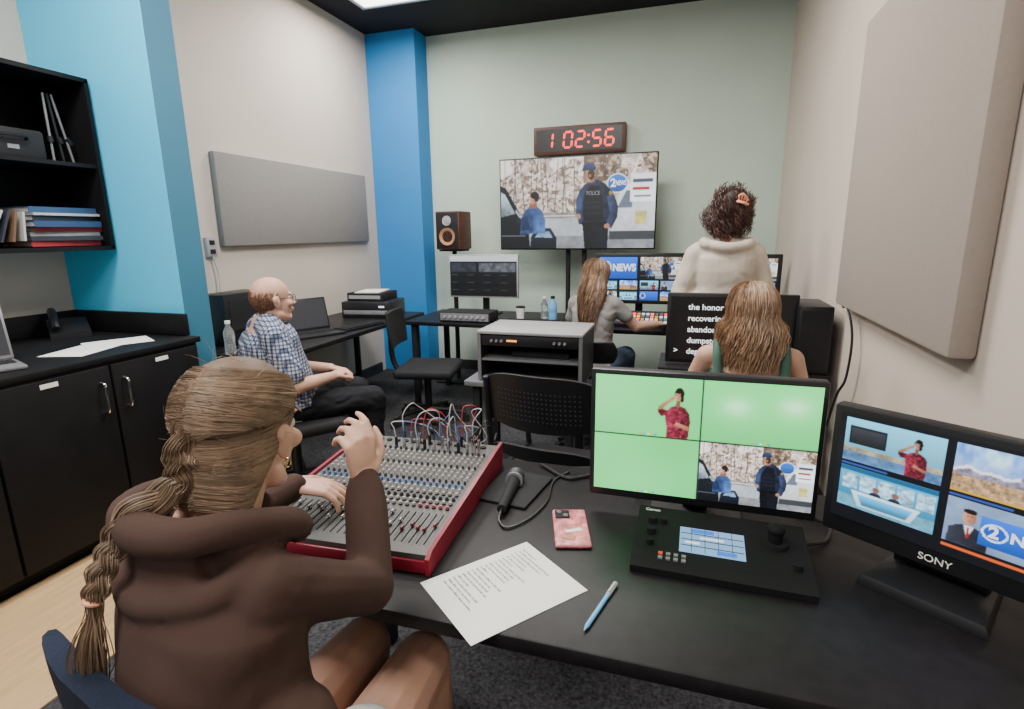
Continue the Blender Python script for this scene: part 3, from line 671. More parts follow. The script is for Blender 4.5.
# ---------------------------------------------------------------- rack on small table
desk('side_table','low grey side table carrying a rack case',-1.22,-.54,2.88,3.33,z=.60,k='mgrey',modesty=False)
T=thing('rack_case','open-fronted grey equipment rack with one audio unit','rack',(-.83,3.11,.601))
b=B();b.use('lgrey').box((0,0,.29),(.62,.42,.018),bev=.004)
for sx in(-1,1):
    b.use('dgrey').box((sx*.298,0,.145),(.016,.40,.275))
    b.use('mgrey').box((sx*.298,-.20,.145),(.020,.010,.28))
b.use('dgrey').box((0,0,.009),(.6,.40,.016)).box((0,.19,.145),(.58,.01,.27));put(b,'case_body',T)
b=B();b.use('plastic').box((0,-.02,.243),(.57,.36,.062),bev=.003);U=put(b,'rack_unit',T)
b=B();b.use('e_ledo').box((-.10,-.202,.245),(.06,.003,.010));put(b,'display',U)
for i in range(6):
    x=-.22+i*.03 if i<3 else .06+i*.03
    b=B();b.use('grey').cyl((x,-.20,.243),(x,-.214,.243),.008);put(b,'knob',U)
b=B();b.use('mgrey').box((0,-.01,.13),(.57,.38,.012));put(b,'shelf_board',T)
b=B();b.use('matte').box((.05,0,.155),(.34,.26,.035),bev=.003);put(b,'rack_unit',T)
for i,(p) in enumerate(([(-1.1,3.1,.2),(-1.05,2.7,.03),(-.8,2.5,.015),(-.5,2.6,.015)],[(-.30,.75,.012),(-.20,.9,.012),(-.05,.8,.012),(-.2,.68,.012),(-.32,.76,.02),(-.15,.95,.012)],[(-.2,1.0,.012),(-.05,.85,.03),(.1,.95,.012),(.3,.8,.012)])):
    b=B();b.use('cbk').tube(cat_spline(p,8),.007);solo(b,'cable','loose black cable on the carpet','cable',p[0],world=True)
# ---------------------------------------------------------------- chairs
def office_chair(loc,rot,label,k='matte',arms=True,seat=.46,btop=.9,bw=.42,fab=None):
    T=thing('office_chair',label,'chair',loc,rot);fab=fab or k
    b=B();b.use(fab).box((0,.02,seat-.03),(.47,.45,.07),bev=.03,seg=4);put(b,'seat',T)
    b=B();b.use(fab);rings=[]
    for i in range(9):
        t=i/8;z=seat+.16+(btop-seat-.16)*t;w=bw*(.44+.06*math.sin(t*math.pi));rg=[]
        for k2 in range(20):
            a=2*math.pi*k2/20;x=w*math.copysign(abs(math.cos(a))**.6,math.cos(a));yy=-.235-.03*t+ .05*(x/w)**2*.6+.018*math.copysign(abs(math.sin(a))**.6,math.sin(a))
            rg.append((x,yy,z))
        rings.append(rg)
    b.loft(rings);put(b,'backrest',T)
    b=B();b.use('plastic').tube(cat_spline([(0,-.05,seat-.08),(0,-.2,seat-.06),(0,-.27,seat+.05),(0,-.275,seat+.3)],5),.022,8);put(b,'back_support',T)
    b=B();b.use('plastic').cyl((0,0,.09),(0,0,seat-.06),.028).cyl((0,0,seat-.1),(0,0,seat-.06),.08);put(b,'gas_column',T)
    for i in range(5):
        a=rad(72*i+20);c,s=math.cos(a),math.sin(a)
        b=B();b.use('plastic').tube([(0,0,.11),(c*.15,s*.15,.10),(c*.29,s*.29,.075)],[.028,.022,.016],8);put(b,'leg',T)
        b=B();b.use('matte').cyl((c*.29-s*.02,s*.29+c*.02,.03),(c*.29+s*.02,s*.29-c*.02,.03),.03);put(b,'caster',T)
    if arms:
        for s in(-1,1):
            b=B();b.use('plastic').tube(cat_spline([(s*.2,0,seat-.06),(s*.28,0,seat-.03),(s*.28,.0,seat+.2)],4),.016,8).box((s*.28,.03,seat+.21),(.07,.25,.03),bev=.012);put(b,'armrest',T)
    return T
def guest_chair(loc,rot,label):
    T=thing('stacking_chair',label,'chair',loc,rot);W2=.225
    b=B();b.use('plastic').box((0,.02,.45),(.45,.43,.03),bev=.014,seg=3);put(b,'seat',T)
    def band(z0,z1,holes,lean=.030):
        b=B();b.use('plastic');rings=[];n=12
        for i in range(n+1):
            x=-W2+2*W2*i/n;u=x/W2;y=-.24+.055*u*u
            a0=z0+.02*u*u*(1 if holes else .5);a1=z1-.030*u**4
            rings.append([(x,y-.006,a0),(x,y+.008,a0),(x,y+.008-lean,a1),(x,y-.008-lean,a1)])
        b.loft(rings)
        if holes:
            b.use('dgrey')
            for r in range(7):
                for c in range(20):
                    x=-.165+c*.0174;u=x/W2;y=-.24+.055*u*u-lean*(.25+r*.09)
                    b.box((x,y-.0068,z0+.05+r*.019),(.005,.003,.004))
        return b
    put(band(.70,.93,True),'backrest',T)
    put(band(.58,.64,False,.01),'lower_backrest',T)
    for s in(-1,1):
        b=B();b.use('plastic').tube(cat_spline([(s*.225,-.225,.90),(s*.23,-.20,.7),(s*.23,-.19,.5),(s*.24,-.25,.02)],6),.014,8);put(b,'leg',T)
        b=B();b.use('matte').tube(cat_spline([(s*.225,-.19,.47),(s*.23,.0,.46),(s*.23,.2,.45),(s*.235,.24,.25),(s*.235,.26,.02)],6),.012,8);put(b,'leg',T)
        b=B();b.use('plastic').tube(cat_spline([(s*.23,-.20,.70),(s*.27,-.05,.70),(s*.27,.12,.69),(s*.24,.18,.6),(s*.23,.2,.46)],6),.013,8);put(b,'armrest',T)
guest_chair((-.475,2.14,0),-8,'black perforated-back stacking chair behind the desk')
office_chair((-1.88,3.72,0),-78,'empty black office chair beside the back desk',arms=False,btop=.88)
office_chair((-2.06,2.40,0),-38,'black office chair under the seated man',arms=False,btop=.82)
office_chair((-.60,3.66,0),0,'black office chair at the back desk',arms=False,btop=.76)
office_chair((.26,2.40,0),0,'black office chair at the prompter desk',arms=False,btop=.74)
office_chair((-.62,.66,0),-10,'navy fabric office chair at the front desk',arms=False,fab='navy',btop=.87,bw=.54)
T=thing('computer_tower','black computer tower standing on the desk by the wall','computer',(.615,3.12,.74))
b=B();b.use('plastic').box((0,0,.17),(.15,.34,.34),bev=.006);put(b,'case',T)
b=B();b.use('matte').box((0,-.172,.17),(.13,.006,.3));put(b,'front_grille',T)
b=B();b.use('cbk').tube(cat_spline([(.725,2.95,1.08),(.69,2.90,1.13),(.69,2.74,1.10),(.70,2.66,.98),(.70,2.68,.8),(.69,2.75,.70),(.70,2.9,.5)],8),.006)
solo(b,'cable','black cable looping down the beige wall','cable',(.725,2.95,.5),world=True)
# ---------------------------------------------------------------- mixer
MH0,MH1=.042,.068
T=thing('audio_mixer','red-sided grey audio mixer covered with knobs','audio mixer',(-.735,1.20,.741),3)
MW,MD=.45,.56
def mz(y):
    return MH0+(MH1-MH0)*(y+MD/2)/MD
b=B();b.use('mixer');b.loft([[(x,-MD/2,0),(x,MD/2,0),(x,MD/2,mz(MD/2)),(x,-MD/2,mz(-MD/2))] for x in(-MW/2,MW/2)])
NC=24;dx_=(MW-.04)/(NC-1)
b.use('grey')
for i in range(NC+1):
    x=-MW/2+.02+(i-.5)*dx_
    b.box((x,-.0,mz(0)+.0006),(.0006,MD*.9,.001),rot=Mx.Rotation(math.atan((MH1-MH0)/MD),3,'X'))
put(b,'mixer_body',T,False)
for s in(-1,1):
    b=B();b.use('red');b.loft([[(s*(MW/2+.006)+dx,-MD/2-.01,-0),(s*(MW/2+.006)+dx,MD/2+.01,0),(s*(MW/2+.006)+dx,MD/2+.012,mz(MD/2)+.008),(s*(MW/2+.006)+dx,-MD/2+.01,mz(-MD/2)+.008),(s*(MW/2+.006)+dx,-MD/2-.01,mz(-MD/2)-.004)] for dx in(-.005,.005)])
    put(b,'side_panel',T,label='red side panel')
b=B();b.use('red').box((0,-MD/2-.004,.016),(MW,.008,.03),bev=.003);put(b,'front_rail',T)
def knobmesh(k):
    b=B();b.use(k).cyl((0,0,0),(0,0,.009),.0042,.0035,10).use('matte').cyl((0,0,0),(0,0,.003),.0052,seg=10);return b.mesh('knob')
KM=[knobmesh('knobw'),knobmesh('knobr'),knobmesh('dgrey'),knobmesh('cbb')]
cnt=0;extra=[]
for r in range(15):
    for c in range(NC):
        x=-MW/2+.02+c*dx_;y=-.100+r*.0215;z=mz(y)
        if cnt<96:
            o=bpy.data.objects.new('knob',KM[1 if (r==0 and c>18) else (2 if r%4==2 else 0)]);o.location=(x,y,z);o.parent=T;COL.objects.link(o)
        else:extra.append((x,y,z,r))
        cnt+=1
b=B()
for p in extra:b.use('dgrey' if p[3]%4==2 else ('cbb' if p[3]==5 else 'knobw')).cyl(p[:3],(p[0],p[1],p[2]+.009),.0042,.0035,8)
put(b,'knob',T)['kind']='stuff'
for c in range(NC):
    x=-MW/2+.02+c*dx_
    b=B();y=-.19+random.uniform(-.04,.05);b.use('matte').box((x,-.185,mz(-.185)+.0008),(.0022,.12,.002),rot=Mx.Rotation(.046,3,'X')).use('white' if c<19 else 'knobr').box((x,y,mz(y)+.006),(.007,.013,.008),bev=.002);put(b,'fader',T)
b=B();b.use('matte')
for c in range(14):
    b.cyl((-MW/2+.04+c*.0285,.255,mz(.255)),(-MW/2+.04+c*.0285,.255,mz(.255)+.004),.009,seg=12)
o=put(b,'jack_sockets',T);o['kind']='stuff'
ks=['cbw','cbr','cbk','cbw','cbb','cbw','cbr','cbw','cbk','cbw','cbb','cbw','cbr','cbk','cbw','cbb','cbw','cbk']
nm={'cbw':'white','cbr':'red','cbb':'blue','cby':'yellow','cbk':'black'}
R_=random.Random(33)
for i,k in enumerate(ks):
    x=-.83+(i%9)*.033+R_.uniform(-.010,.010);y=1.458-.045*(i//9)+R_.uniform(-.012,.006);h=R_.uniform(.035,.10)
    z=.741+mz(y-1.2)
    T2=thing('patch_cable','%s patch cable plugged into the mixer'%nm[k],'cable',(x,y,z),0,'patch cables in the mixer')
    b=B();b.use('chrome' if i%3 else 'matte').cyl((0,0,.0),(0,0,.032),.005,.0045,10);put(b,'plug',T2)
    u=R_.uniform;cx=-.62-x
    pts=[(0,0,.028),(u(-.004,.004),u(-.004,.004),.03+h*.6),(u(-.015,.025),u(.0,.02),.03+h),(u(-.02,.04)+cx*.2,u(.03,.06),.03+h*u(.5,.95)),(u(-.03,.03)+cx*.45,u(.06,.10),u(.0,.05)),(cx*.6+u(-.03,.03),.11,u(-.04,.0)),(cx*.6+u(-.05,.05),.115,-z+.745),(cx*.6+u(-.07,.07),.095,-z+.745)]
    b=B();b.use(k).tube(cat_spline(pts,6),.0016,6);put(b,'cord',T2)
# ---------------------------------------------------------------- desk items
T=thing('camera_controller','black remote camera controller with lit touchscreen and joystick','controller',(.10,1.18,.741),-1)
CW=.36;h0,h1,dd=.022,.048,.21
def cz(y):return h0+(h1-h0)*(y+.12)/dd
b=B();b.use('ctrl')
b.loft([[(x,-.12,0),(x,.09,0),(x,.09,cz(.09)),(x,-.095,cz(-.095)),(x,-.12,.015)] for x in(-CW/2,CW/2)]);
A=Mx.Rotation(math.atan((h1-h0)/dd),3,'X')
b.use('white').text('Canon',-.165,.072,.009,bold=.01,M=Mx.Translation((0,0,cz(0)+.0008))@A.to_4x4());put(b,'controller_body',T,False)
b=B();b.use('e_lcd').box((0,0,0),(.135,.085,.002));b.use('e_black')
for i in range(3):b.box((0,-.021+.021*i,.0015),(.13,.0015,.001))
for i in range(4):b.box((-.042+.028*i,0,.0015),(.0012,.08,.001))
b.use('e_blue').box((-.02,.032,.0015),(.05,.012,.001)).box((.03,-.032,.0015),(.04,.012,.001));b.use('e_white').box((.0,.010,.0015),(.05,.006,.001)).box((-.04,-.010,.0015),(.03,.006,.001))
b.bm.transform(Mx.Translation((-.015,-.02,cz(-.02)+.002))@A.to_4x4());put(b,'touchscreen',T,False)
b=B();y=.015;b.use('ctrl').cyl((.115,y,cz(y)-.004),(.115,y,cz(y)+.006),.030,.027,28).cyl((.115,y,cz(y)),(.115,y,cz(y)+.03),.013,.016).sph((.115,y,cz(y)+.034),(.019,.019,.013));put(b,'joystick',T)
for i,(x,y,r) in enumerate(((-.145,.03,.011),(-.145,-.01,.011),(-.145,-.05,.008),(-.12,.03,.008),(.15,-.06,.009))):
    b=B();b.use('ctrl').cyl((x,y,cz(y)-.003),(x,y,cz(y)+.012),r,r*.85,18);put(b,'dial',T)
for i in range(8):
    x=-.12+.016*(i%4);y=-.078-.014*(i//4);b=B();b.use('grey' if i else 'e_red').box((x,y,cz(y)+.001),(.009,.008,.004));put(b,'button',T,False)
T=thing('paper_script','printed white script page on the black desk','paper',(-.325,.935,.7405),math.degrees(math.atan2(.21,.17)))
b=B();b.use('white').box((0,0,.0006),(.27,.215,.0012));put(b,'sheet',T,False)
b=B();b.use('ink')
words='the and of to in police news report officer after on said was a city for at with found'.split()
for i in range(19):
    ln=' '.join(random.choice(words) for _ in range(7 if i%5 else 3))
    b.text(ln,-.085,.108-i*.0112,.0050,bold=.01,M=Mx.Translation((0,0,.0015))@Mx.Rotation(rad(-90),4,'Z'),maxw=.17)
put(b,'printed_text',T,False)
T=thing('phone','mobile phone in a pink patterned case lying on the desk','phone',(-.235,1.190,.741),16)
b=B();b.use('phone').box((0,0,.005),(.084,.168,.010),bev=.0048,seg=3);put(b,'phone_case',T)
b=B();b.use('matte').box((-.018,.055,.0115),(.036,.038,.003),bev=.0012)
for dx,dy in((-.008,.008),(.008,-.008)):b.use('chrome').cyl((-.018+dx,.055+dy,.012),(-.018+dx,.055+dy,.0145),.0068,seg=16)
put(b,'camera_bump',T)
b=B();b.use('white').box((.005,-.02,.0108),(.04,.012,.0006),rot=Mx.Rotation(.3,3,'Z')).use('cone').box((-.008,-.05,.0108),(.03,.02,.0006),rot=Mx.Rotation(-.4,3,'Z'));put(b,'sticker',T)
T=thing('pen','blue ballpoint pen lying on the black desk','pen',(-.122,.933,.7455),76)
b=B();b.use('bluepen').cyl((-.07,0,0),(.055,0,0),.0045,seg=12).cyl((-.07,0,0),(-.083,0,0),.0042,.001,12);put(b,'barrel',T)
b=B();b.use('bookw').cyl((.03,0,0),(.073,0,0),.0052,seg=12).box((.052,0,.006),(.036,.004,.002));put(b,'pen_cap',T)
T=thing('microphone','black handheld microphone lying on the desk','microphone',(-.435,1.31,.762),0)
b=B();b.use('matte').cyl((.015,-.10,-.004),(.0,.06,0),.012,.018,20);put(b,'handle',T)
b=B();b.use('dgrey').sph((-.003,.085,.002),(.025,.028,.025),seg=20);put(b,'grille',T)
b=B();b.use('grey').cyl((0,.055,0),(-.0005,.062,0),.0255,.0255,20);put(b,'collar',T)
b=B();b.use('cbk').tube(cat_spline([(.015,-.10,-.004),(.02,-.135,-.015),(.05,-.16,-.0175),(.09,-.10,-.0175),(.11,.0,-.0175),(.10,.12,-.0175),(.13,.2,-.0175)],8),.003);put(b,'cord',T)
b=B();b.use('matte').box((0,0,.004),(.15,.2,.008),bev=.003);solo(b,'mouse_pad','thin black pad under the microphone','pad',(-.43,1.36,.7405),-8)
for p,l in (([(-.10,1.40,.746),(-.02,1.46,.746),(.08,1.47,.746),(.2,1.44,.746),(.33,1.46,.746)],'black cable behind the camera controller'),([(.29,1.26,.75),(.34,1.30,.747),(.36,1.38,.746),(.30,1.42,.746)],'short black cable beside the controller'),([(-.40,1.53,.747),(-.30,1.46,.746),(-.22,1.5,.746),(-.12,1.44,.746)],'black cable along the desk edge')):
    b=B();b.use('cbk').tube(cat_spline(p,8),.0045);solo(b,'cable',l,'cable',p[0],world=True)
# ================================================================= PEOPLE
def ring(c,X,Yv,rx,ry,n=24,e=.85):
    out=[]
    for k in range(n):
        a=2*math.pi*k/n;ca,sa=math.cos(a),math.sin(a)
        out.append(c+X*rx*math.copysign(abs(ca)**e,ca)+Yv*ry*math.copysign(abs(sa)**e,sa))
    return out
def torso(b,P,N,Xp,Xn,prof,bend=.02):
    P=V(P);N=V(N);d=N-P;rings=[]
    for t,rx,ry in prof:
        X=(V(Xp)*(1-t)+V(Xn)*t).normalized();Yv=d.cross(X).normalized();
        c=P+d*t-Yv*bend*math.sin(max(0,min(1,t))*math.pi)
        rings.append(ring(c,X,Yv,rx,ry))
    b.loft(rings)
PF=[(-.20,.09,.07),(-.12,.15,.11),(0,.17,.125),(.2,.15,.11),(.4,.130,.10),(.6,.140,.110),(.78,.148,.105),(.9,.12,.08),(.98,.075,.06),(1.04,.05,.05)]
PM=[(-.20,.09,.07),(-.12,.15,.11),(0,.18,.14),(.2,.175,.15),(.4,.17,.145),(.6,.178,.135),(.8,.18,.12),(.9,.15,.09),(.98,.09,.068),(1.04,.055,.055)]
def scaleprof(p,k,cut=(-1,2)):
    return [(t,rx+k,ry+k) for t,rx,ry in p if cut[0]<=t<=cut[1]]
def head(b,M):
    def S(c,r,rot=None):b.sph(M@V(c),r,rot=(M.to_3x3()@(rot or Mx.Identity(3))),seg=20)
    def C(p,q,r0,r1):b.cap(M@V(p),M@V(q),r0,r1)
    S((0,-.012,.035),(.074,.094,.083));S((0,.022,-.025),(.058,.068,.085));S((0,.06,-.088),(.026,.024,.023))
    C((-.045,.01,-.07),(-.015,.062,-.092),.02,.018);C((.045,.01,-.07),(.015,.062,-.092),.02,.018)
    C((0,.086,.012),(0,.107,-.024),.007,.011);S((0,.080,.026),(.042,.014,.009));S((-.011,.095,-.028),(.008,.01,.007));S((.011,.095,-.028),(.008,.01,.007))
    S((0,.087,-.052),(.022,.011,.006));S((0,.085,-.062),(.019,.011,.006))
    for s in(-1,1):
        S((s*.038,.068,-.02),(.02,.02,.018))
        S((s*.074,-.002,-.006),(.008,.017,.030),Mx.Rotation(s*-.35,3,'Z'));S((s*.080,-.01,.006),(.006,.014,.016));S((s*.074,.002,-.03),(.006,.009,.011))
def facebits(T,M,brow='ginger'):
    b=B();b.use('eye')
    for s in(-1,1):b.sph(M@V((s*.029,.0725,.006)),.0120)
    b.use('iris')
    for s in(-1,1):b.sph(M@V((s*.029,.0815,.006)),.0050)
    o=put(b,'eyes',T);o['kind']='stuff'
    b=B();b.use(brow)
    for s in(-1,1):b.tube([M@V((s*.014,.093,.026)),M@V((s*.032,.092,.031)),M@V((s*.052,.078,.026))],[.002,.003,.0015])
    o=put(b,'eyebrows',T);o['kind']='stuff'
    b=B();b.use('lips').sph(M@V((0,.0905,-.0535)),(.021,.008,.0040),rot=M.to_3x3()).sph(M@V((0,.0895,-.0600)),(.018,.008,.0045),rot=M.to_3x3());put(b,'lips',T)
def hand(b,w,d,n,thumb,curl=(.5,.6,.7,.8),sc=1.,spread=.0,tc=.5):
    w=V(w);d=V(d).normalized();n=V(n);n=(n-d*n.dot(d)).normalized();t=V(thumb);t=(t-d*t.dot(d)-n*t.dot(n)).normalized()
    off=(.030,.010,-.010,-.029);bl=(.086,.090,.085,.076);fl=(.92,1.,.94,.76)
    b.sph(w+d*.048*sc,(.036*sc,.046*sc,.014*sc),rot=Mx((t,d,n)).transposed())
    for i in range(4):
        base=w+d*bl[i]*sc+t*off[i]*sc
        b.cap(w+t*off[i]*.55*sc,base,.0135*sc,.0100*sc,10)
        a=0;p=base
        for j,(L,r0,r1) in enumerate(((.043,.0092,.0083),(.027,.0083,.0075),(.021,.0075,.0062))):
            a+=curl[i]*(1.,.9,.6)[j]
            dr=(d*math.cos(a)+n*math.sin(a)+t*spread*off[i]*30*(1 if j==0 else .5)).normalized()
            q=p+dr*L*fl[i]*sc;b.cap(p,q,r0*sc,r1*sc,10);p=q
    p=w+d*.022*sc+t*.026*sc
    for L,dr,r0,r1 in((.044,d*.62+t*.75+n*.25*tc*2,.0145,.0115),(.032,d*.85+t*.35+n*.6*tc,.0115,.010),(.026,d*.9+t*.05+n*.8*tc,.010,.0075)):
        q=p+dr.normalized()*L*sc;b.cap(p,q,r0*sc,r1*sc,10);p=q
def build_body(b,J,male=False):
    torso(b,J['P'],J['N'],J['Xp'],J['Xn'],PM if male else PF,J.get('bend',.02))
    N=V(J['N']);M=J['H']
    b.cap(N-V((0,0,.02)),M@V((0,-.018,-.06)),.056,.05)
    head(b,M)
    for s in('R','L'):
        sh,el,wr=V(J['s'+s]),V(J['e'+s]),V(J['w'+s])
        b.cap(N+(sh-N)*.25+V((0,0,-.01)),sh,.052,.048);b.cap(sh,el,.047,.036);b.cap(el,el+(wr-el)*.35,.038,.038);b.cap(el+(wr-el)*.35,wr,.038,.026)
        d,n,t,cu=J['h'+s];hand(b,wr,d,n,t,cu,sc=J.get('hs',1.),spread=J.get('sp'+s,0),tc=J.get('tc'+s,.5))
        if 'k'+s in J:
            hp=V(J['P'])+V(J['Xp']).normalized()*(.09 if s=='R' else -.09);kn,an,to=V(J['k'+s]),V(J['a'+s]),V(J['t'+s])
            b.cap(hp,kn,.090,.062);b.cap(kn,kn+(an-kn)*.35,.060,.055);b.cap(kn+(an-kn)*.35,an,.054,.036);b.cap(an-V((0,0,.02)),to,.036,.03)
def top_garment(b,J,male=False,k=.014,sleeve=1.,cut=(-.12,.99)):
    torso(b,J['P'],J['N'],J['Xp'],J['Xn'],scaleprof(PM if male else PF,k,cut),J.get('bend',.02))
    N=V(J['N'])
    for s in('R','L'):
        sh,el,wr=V(J['s'+s]),V(J['e'+s]),V(J['w'+s])
        b.cap(N+(sh-N)*.3+V((0,0,-.015)),sh,.050+k,.050+k)
        if sleeve>=1:
            b.cap(sh,el,.050+k,.040+k);e=el+(wr-el)*.90
            b.cap(el,e,.040+k,.030+k);b.cap(e-(wr-el)*.02,e+(wr-el)*.10,.032+k*.35,.031+k*.35)
        elif sleeve>0:
            b.cap(sh,sh+(el-sh)*sleeve,.050+k,.048+k)
def pants(b,J,k=.012,length=1.):
    torso(b,J['P'],J['N'],J['Xp'],J['Xn'],scaleprof(PF,k,(-.2,.15)),0)
    for s in('R','L'):
        hp=V(J['P'])+V(J['Xp']).normalized()*(.09 if s=='R' else -.09);kn,an=V(J['k'+s]),V(J['a'+s])
        if length<1:b.cap(hp,hp+(kn-hp)*length,.090+k,.080+k)
        else:b.cap(hp,kn,.090+k,.064+k);b.cap(kn,an+(kn-an)*.08,.062+k,.045+k)
def shoes(T,J,k='matte',world=False):
    for s in('R','L'):
        an,to=V(J['a'+s]),V(J['t'+s]);b=B();b.use(k)
        d=(to-an);d.z=0;d.normalize();h=V((an.x,an.y,.043))-d*.03;e=V((an.x,an.y,.043))+d*.17
        b.cap(h,e,.042,.040).cap(h+V((0,0,.03)),h+V((0,0,.05))+d*.03,.045,.045)
        organic(b,'shoe',T,k,.009,3,world=world)
def seated(J0,hipz=.50,lean=.0,headyaw=0,headpitch=0,top=1.22,kn=.44,sw=.150):
    nz=top-.235
    J=dict(P=(0,0,hipz),N=(0,lean,nz),Xp=(1,0,0),Xn=(1,0,0))
    J['H']=Mx.Translation((0,lean+.03,top-.12))@Mx.Rotation(rad(headyaw),4,'Z')@Mx.Rotation(rad(headpitch),4,'X')
    J['sR']=(sw,lean,nz-.055);J['sL']=(-sw,lean,nz-.055)
    J['kR']=(.13,kn,.52);J['kL']=(-.13,kn,.52);J['aR']=(.13,kn-.02,.09);J['aL']=(-.13,kn-.02,.09);J['tR']=(.14,kn+.13,.035);J['tL']=(-.14,kn+.13,.035)
    J.update(J0);return J
def long_hair(T,M,k,length=.3,n=260,wave=.01,spread=1.1,gap=55,r=.004,name='hair',curl=0,seed=1,base=None,end_in=.3,vol=.012,back=.0,cf=.85,hi=None,ry=1.):
    rnd=random.Random(seed)
    b=B();b.use(base or k)
    b.sph(M@V((0,-.016,.04)),(.080,.098,.086),rot=M.to_3x3(),seg=24).sph(M@V((0,-.045,-.03)),(.066,.062,.075),rot=M.to_3x3(),seg=20)
    c=M@V((0,-.02,.0))
    b.sph(c+V((0,-.045-back*.5,-.05-length*.32)),(.062*spread*(1-end_in*.3),.040,length*.44),seg=20)
    for i in range(n):
        b.use((base or k) if i%4==0 else (hi if (hi and i%4==1) else k))
        ph=rad(rnd.uniform(gap,360-gap));o=rnd.uniform(0,vol);a0=rnd.uniform(0,6.28);f=rnd.uniform(.8,1.2)
        L=length*rnd.uniform(.7,1.06)*(1 if abs(math.degrees(ph)-180)<80 else .85);pts=[]
        part=rnd.uniform(-.02,.02)
        N1,N2=9,18
        for j in range(N1+N2):
            if j<N1:
                th=rad(3+92*j/(N1-1))
                R=(.081+o,.099+o,.089+o)
                p=M@V((R[0]*math.sin(th)*math.sin(ph)+part*(1-j/N1),-.016+R[1]*math.sin(th)*math.cos(ph),.04+R[2]*math.cos(th)));last=p
                am=curl*.5*(j/N1)
            else:
                t=(j-N1+1)/N2;hx=(last-c);g=1+(spread-1)*math.sin(min(1,t*1.6)*math.pi/2)-end_in*t*t
                ins=1-.12*math.sin(min(1,t*3)*math.pi)
                yb=c.y+hx.y*(1+(g*ins-1)*ry)
                p=V((c.x+hx.x*g*ins,min(yb,c.y+.05) if t>.3 else yb,last.z-L*t));p.y-=back*math.sin(min(1,t*1.4)*math.pi/2)
                p+=V((math.sin(a0+t*f*6),math.cos(a0+t*f*6),0))*wave*t;am=curl*(.5+.5*t)
            if curl:p=p+V((math.sin(a0*2+j*cf*f),math.cos(a0*2+j*cf*f),.3*math.sin(j*cf)))*am
            pts.append(p)
        m=len(pts);b.tube(pts,[r*(.5+.5*min(1,q/4)) if q<m-4 else r*(m-q)/5 for q in range(m)],3)
    return put(b,name,T,angle=70)
# ---- man ---------------------------------------------------------
T=thing('person','seated bald man in a blue plaid shirt and black trousers','person',(-2.08,2.40,0),-38)
J=seated({},hipz=.54,lean=-.07,top=1.255)
J['H']=Mx.Translation((0.01,-.025,1.115))@Mx.Rotation(rad(6),4,'Z')@Mx.Rotation(rad(3),4,'X')@Mx.Scale(1.05,4)
J.update(sR=(.18,-.07,.94),sL=(-.18,-.07,.94),eR=(.255,.0,.69),eL=(-.25,.04,.70),wR=(.11,.23,.680),wL=(-.07,.27,.685),
 hR=((-.7,.6,.0),(0,-.2,-1),(0,.8,.5),(.5,.6,.6,.6)),hL=((.8,.4,0),(0,-.2,-1),(0,.8,.5),(.4,.5,.5,.5)))
b=B();build_body(b,J,True);organic(b,'body',T,'skin',.006,3)
facebits(T,J['H'])
b=B();top_garment(b,J,True,.026,.72,cut=(-.05,.95));organic(b,'shirt',T,'plaid',.007,5,(.004,(6,6,10),2.5))
b=B();b.use('plaid').tube([V((0,-.060,1.00))+V((math.cos(a)*.070,math.sin(a)*.062-.005,.01*math.sin(a)-.0)) for a in [2*math.pi*i/20+1.8 for i in range(20)]],.012,8);put(b,'shirt_collar',T)
b=B();pants(b,J);organic(b,'trousers',T,'pants',.008,3,(.006,(8,8,12),3))
shoes(T,J)
M=J['H']
b=B();b.use('ginger');rnd=random.Random(5)
for i in range(2600):
    ph=rad(rnd.uniform(70,290));side=abs(math.degrees(ph)-180)
    zt=.035-.015*(side/110);z=rnd.uniform(-.06+ (.035*(side/110)),zt+.045)
    if z>zt and rnd.random()<(z-zt)/.035:continue
    q=math.sqrt(max(.05,1-((z-.035)/.086)**2)) if z>-.04 else .62+ (z+.04)*-.5
    p=V((.0745*q*math.sin(ph),-.012+.0945*q*math.cos(ph),z));
    nrm=V((p.x,p.y+.012,0)).normalized();b.tube([M@(p-nrm*.003),M@(p+nrm*.0012+V((0,-.002,-.006))),M@(p+nrm*.0008+V((0,-.004,-.012)))],[.0010,.0010,.0004],3)
put(b,'hair',T)
b=B();b.use('matte')
for s in(-1,1):
    b.tube([M@V((s*.031+.021*math.cos(a),.098,.004+.016*math.sin(a))) for a in [i*.524 for i in range(13)]],.0016,6)
    b.tube([M@V((s*.052,.098,.008)),M@V((s*.068,.075,.010)),M@V((s*.078,.0,.012))],.0016,6)
b.tube([M@V((-.010,.100,.008)),M@V((.010,.100,.008))],.0016,6);put(b,'glasses',T)
# ---- woman in grey tee --------------------------------------------
T=thing('person','seated woman with long light brown hair and grey top','person',(-.60,3.72,0),-8)
J=seated({},hipz=.53,lean=.05,headyaw=-12,headpitch=-6,top=1.25,sw=.135)
J.update(eR=(.27,.14,.80),wR=(.38,.30,.80),eL=(-.21,.12,.74),wL=(-.14,.30,.79),hR=((.3,.9,-.1),(0,0,-1),(-1,0,0),(.3,.3,.3,.3)),hL=((.3,.9,-.1),(0,0,-1),(1,0,0),(.3,.3,.3,.3)))
b=B();build_body(b,J);organic(b,'body',T,'skin',.008,3);facebits(T,J['H'],'dbrown')
b=B();top_garment(b,J,False,.008,.5,cut=(-.12,.95));organic(b,'tee_shirt',T,'greytee',.008,3,(.004,(7,7,12),3))
b=B();pants(b,J);organic(b,'jeans',T,'denim',.009,3);shoes(T,J)
long_hair(T,J['H'],'lbrown',.36,1400,.014,1.02,50,.0016,seed=2,end_in=.38,back=.10,base='lbrown2',ry=.3,hi='curly',curl=.003)
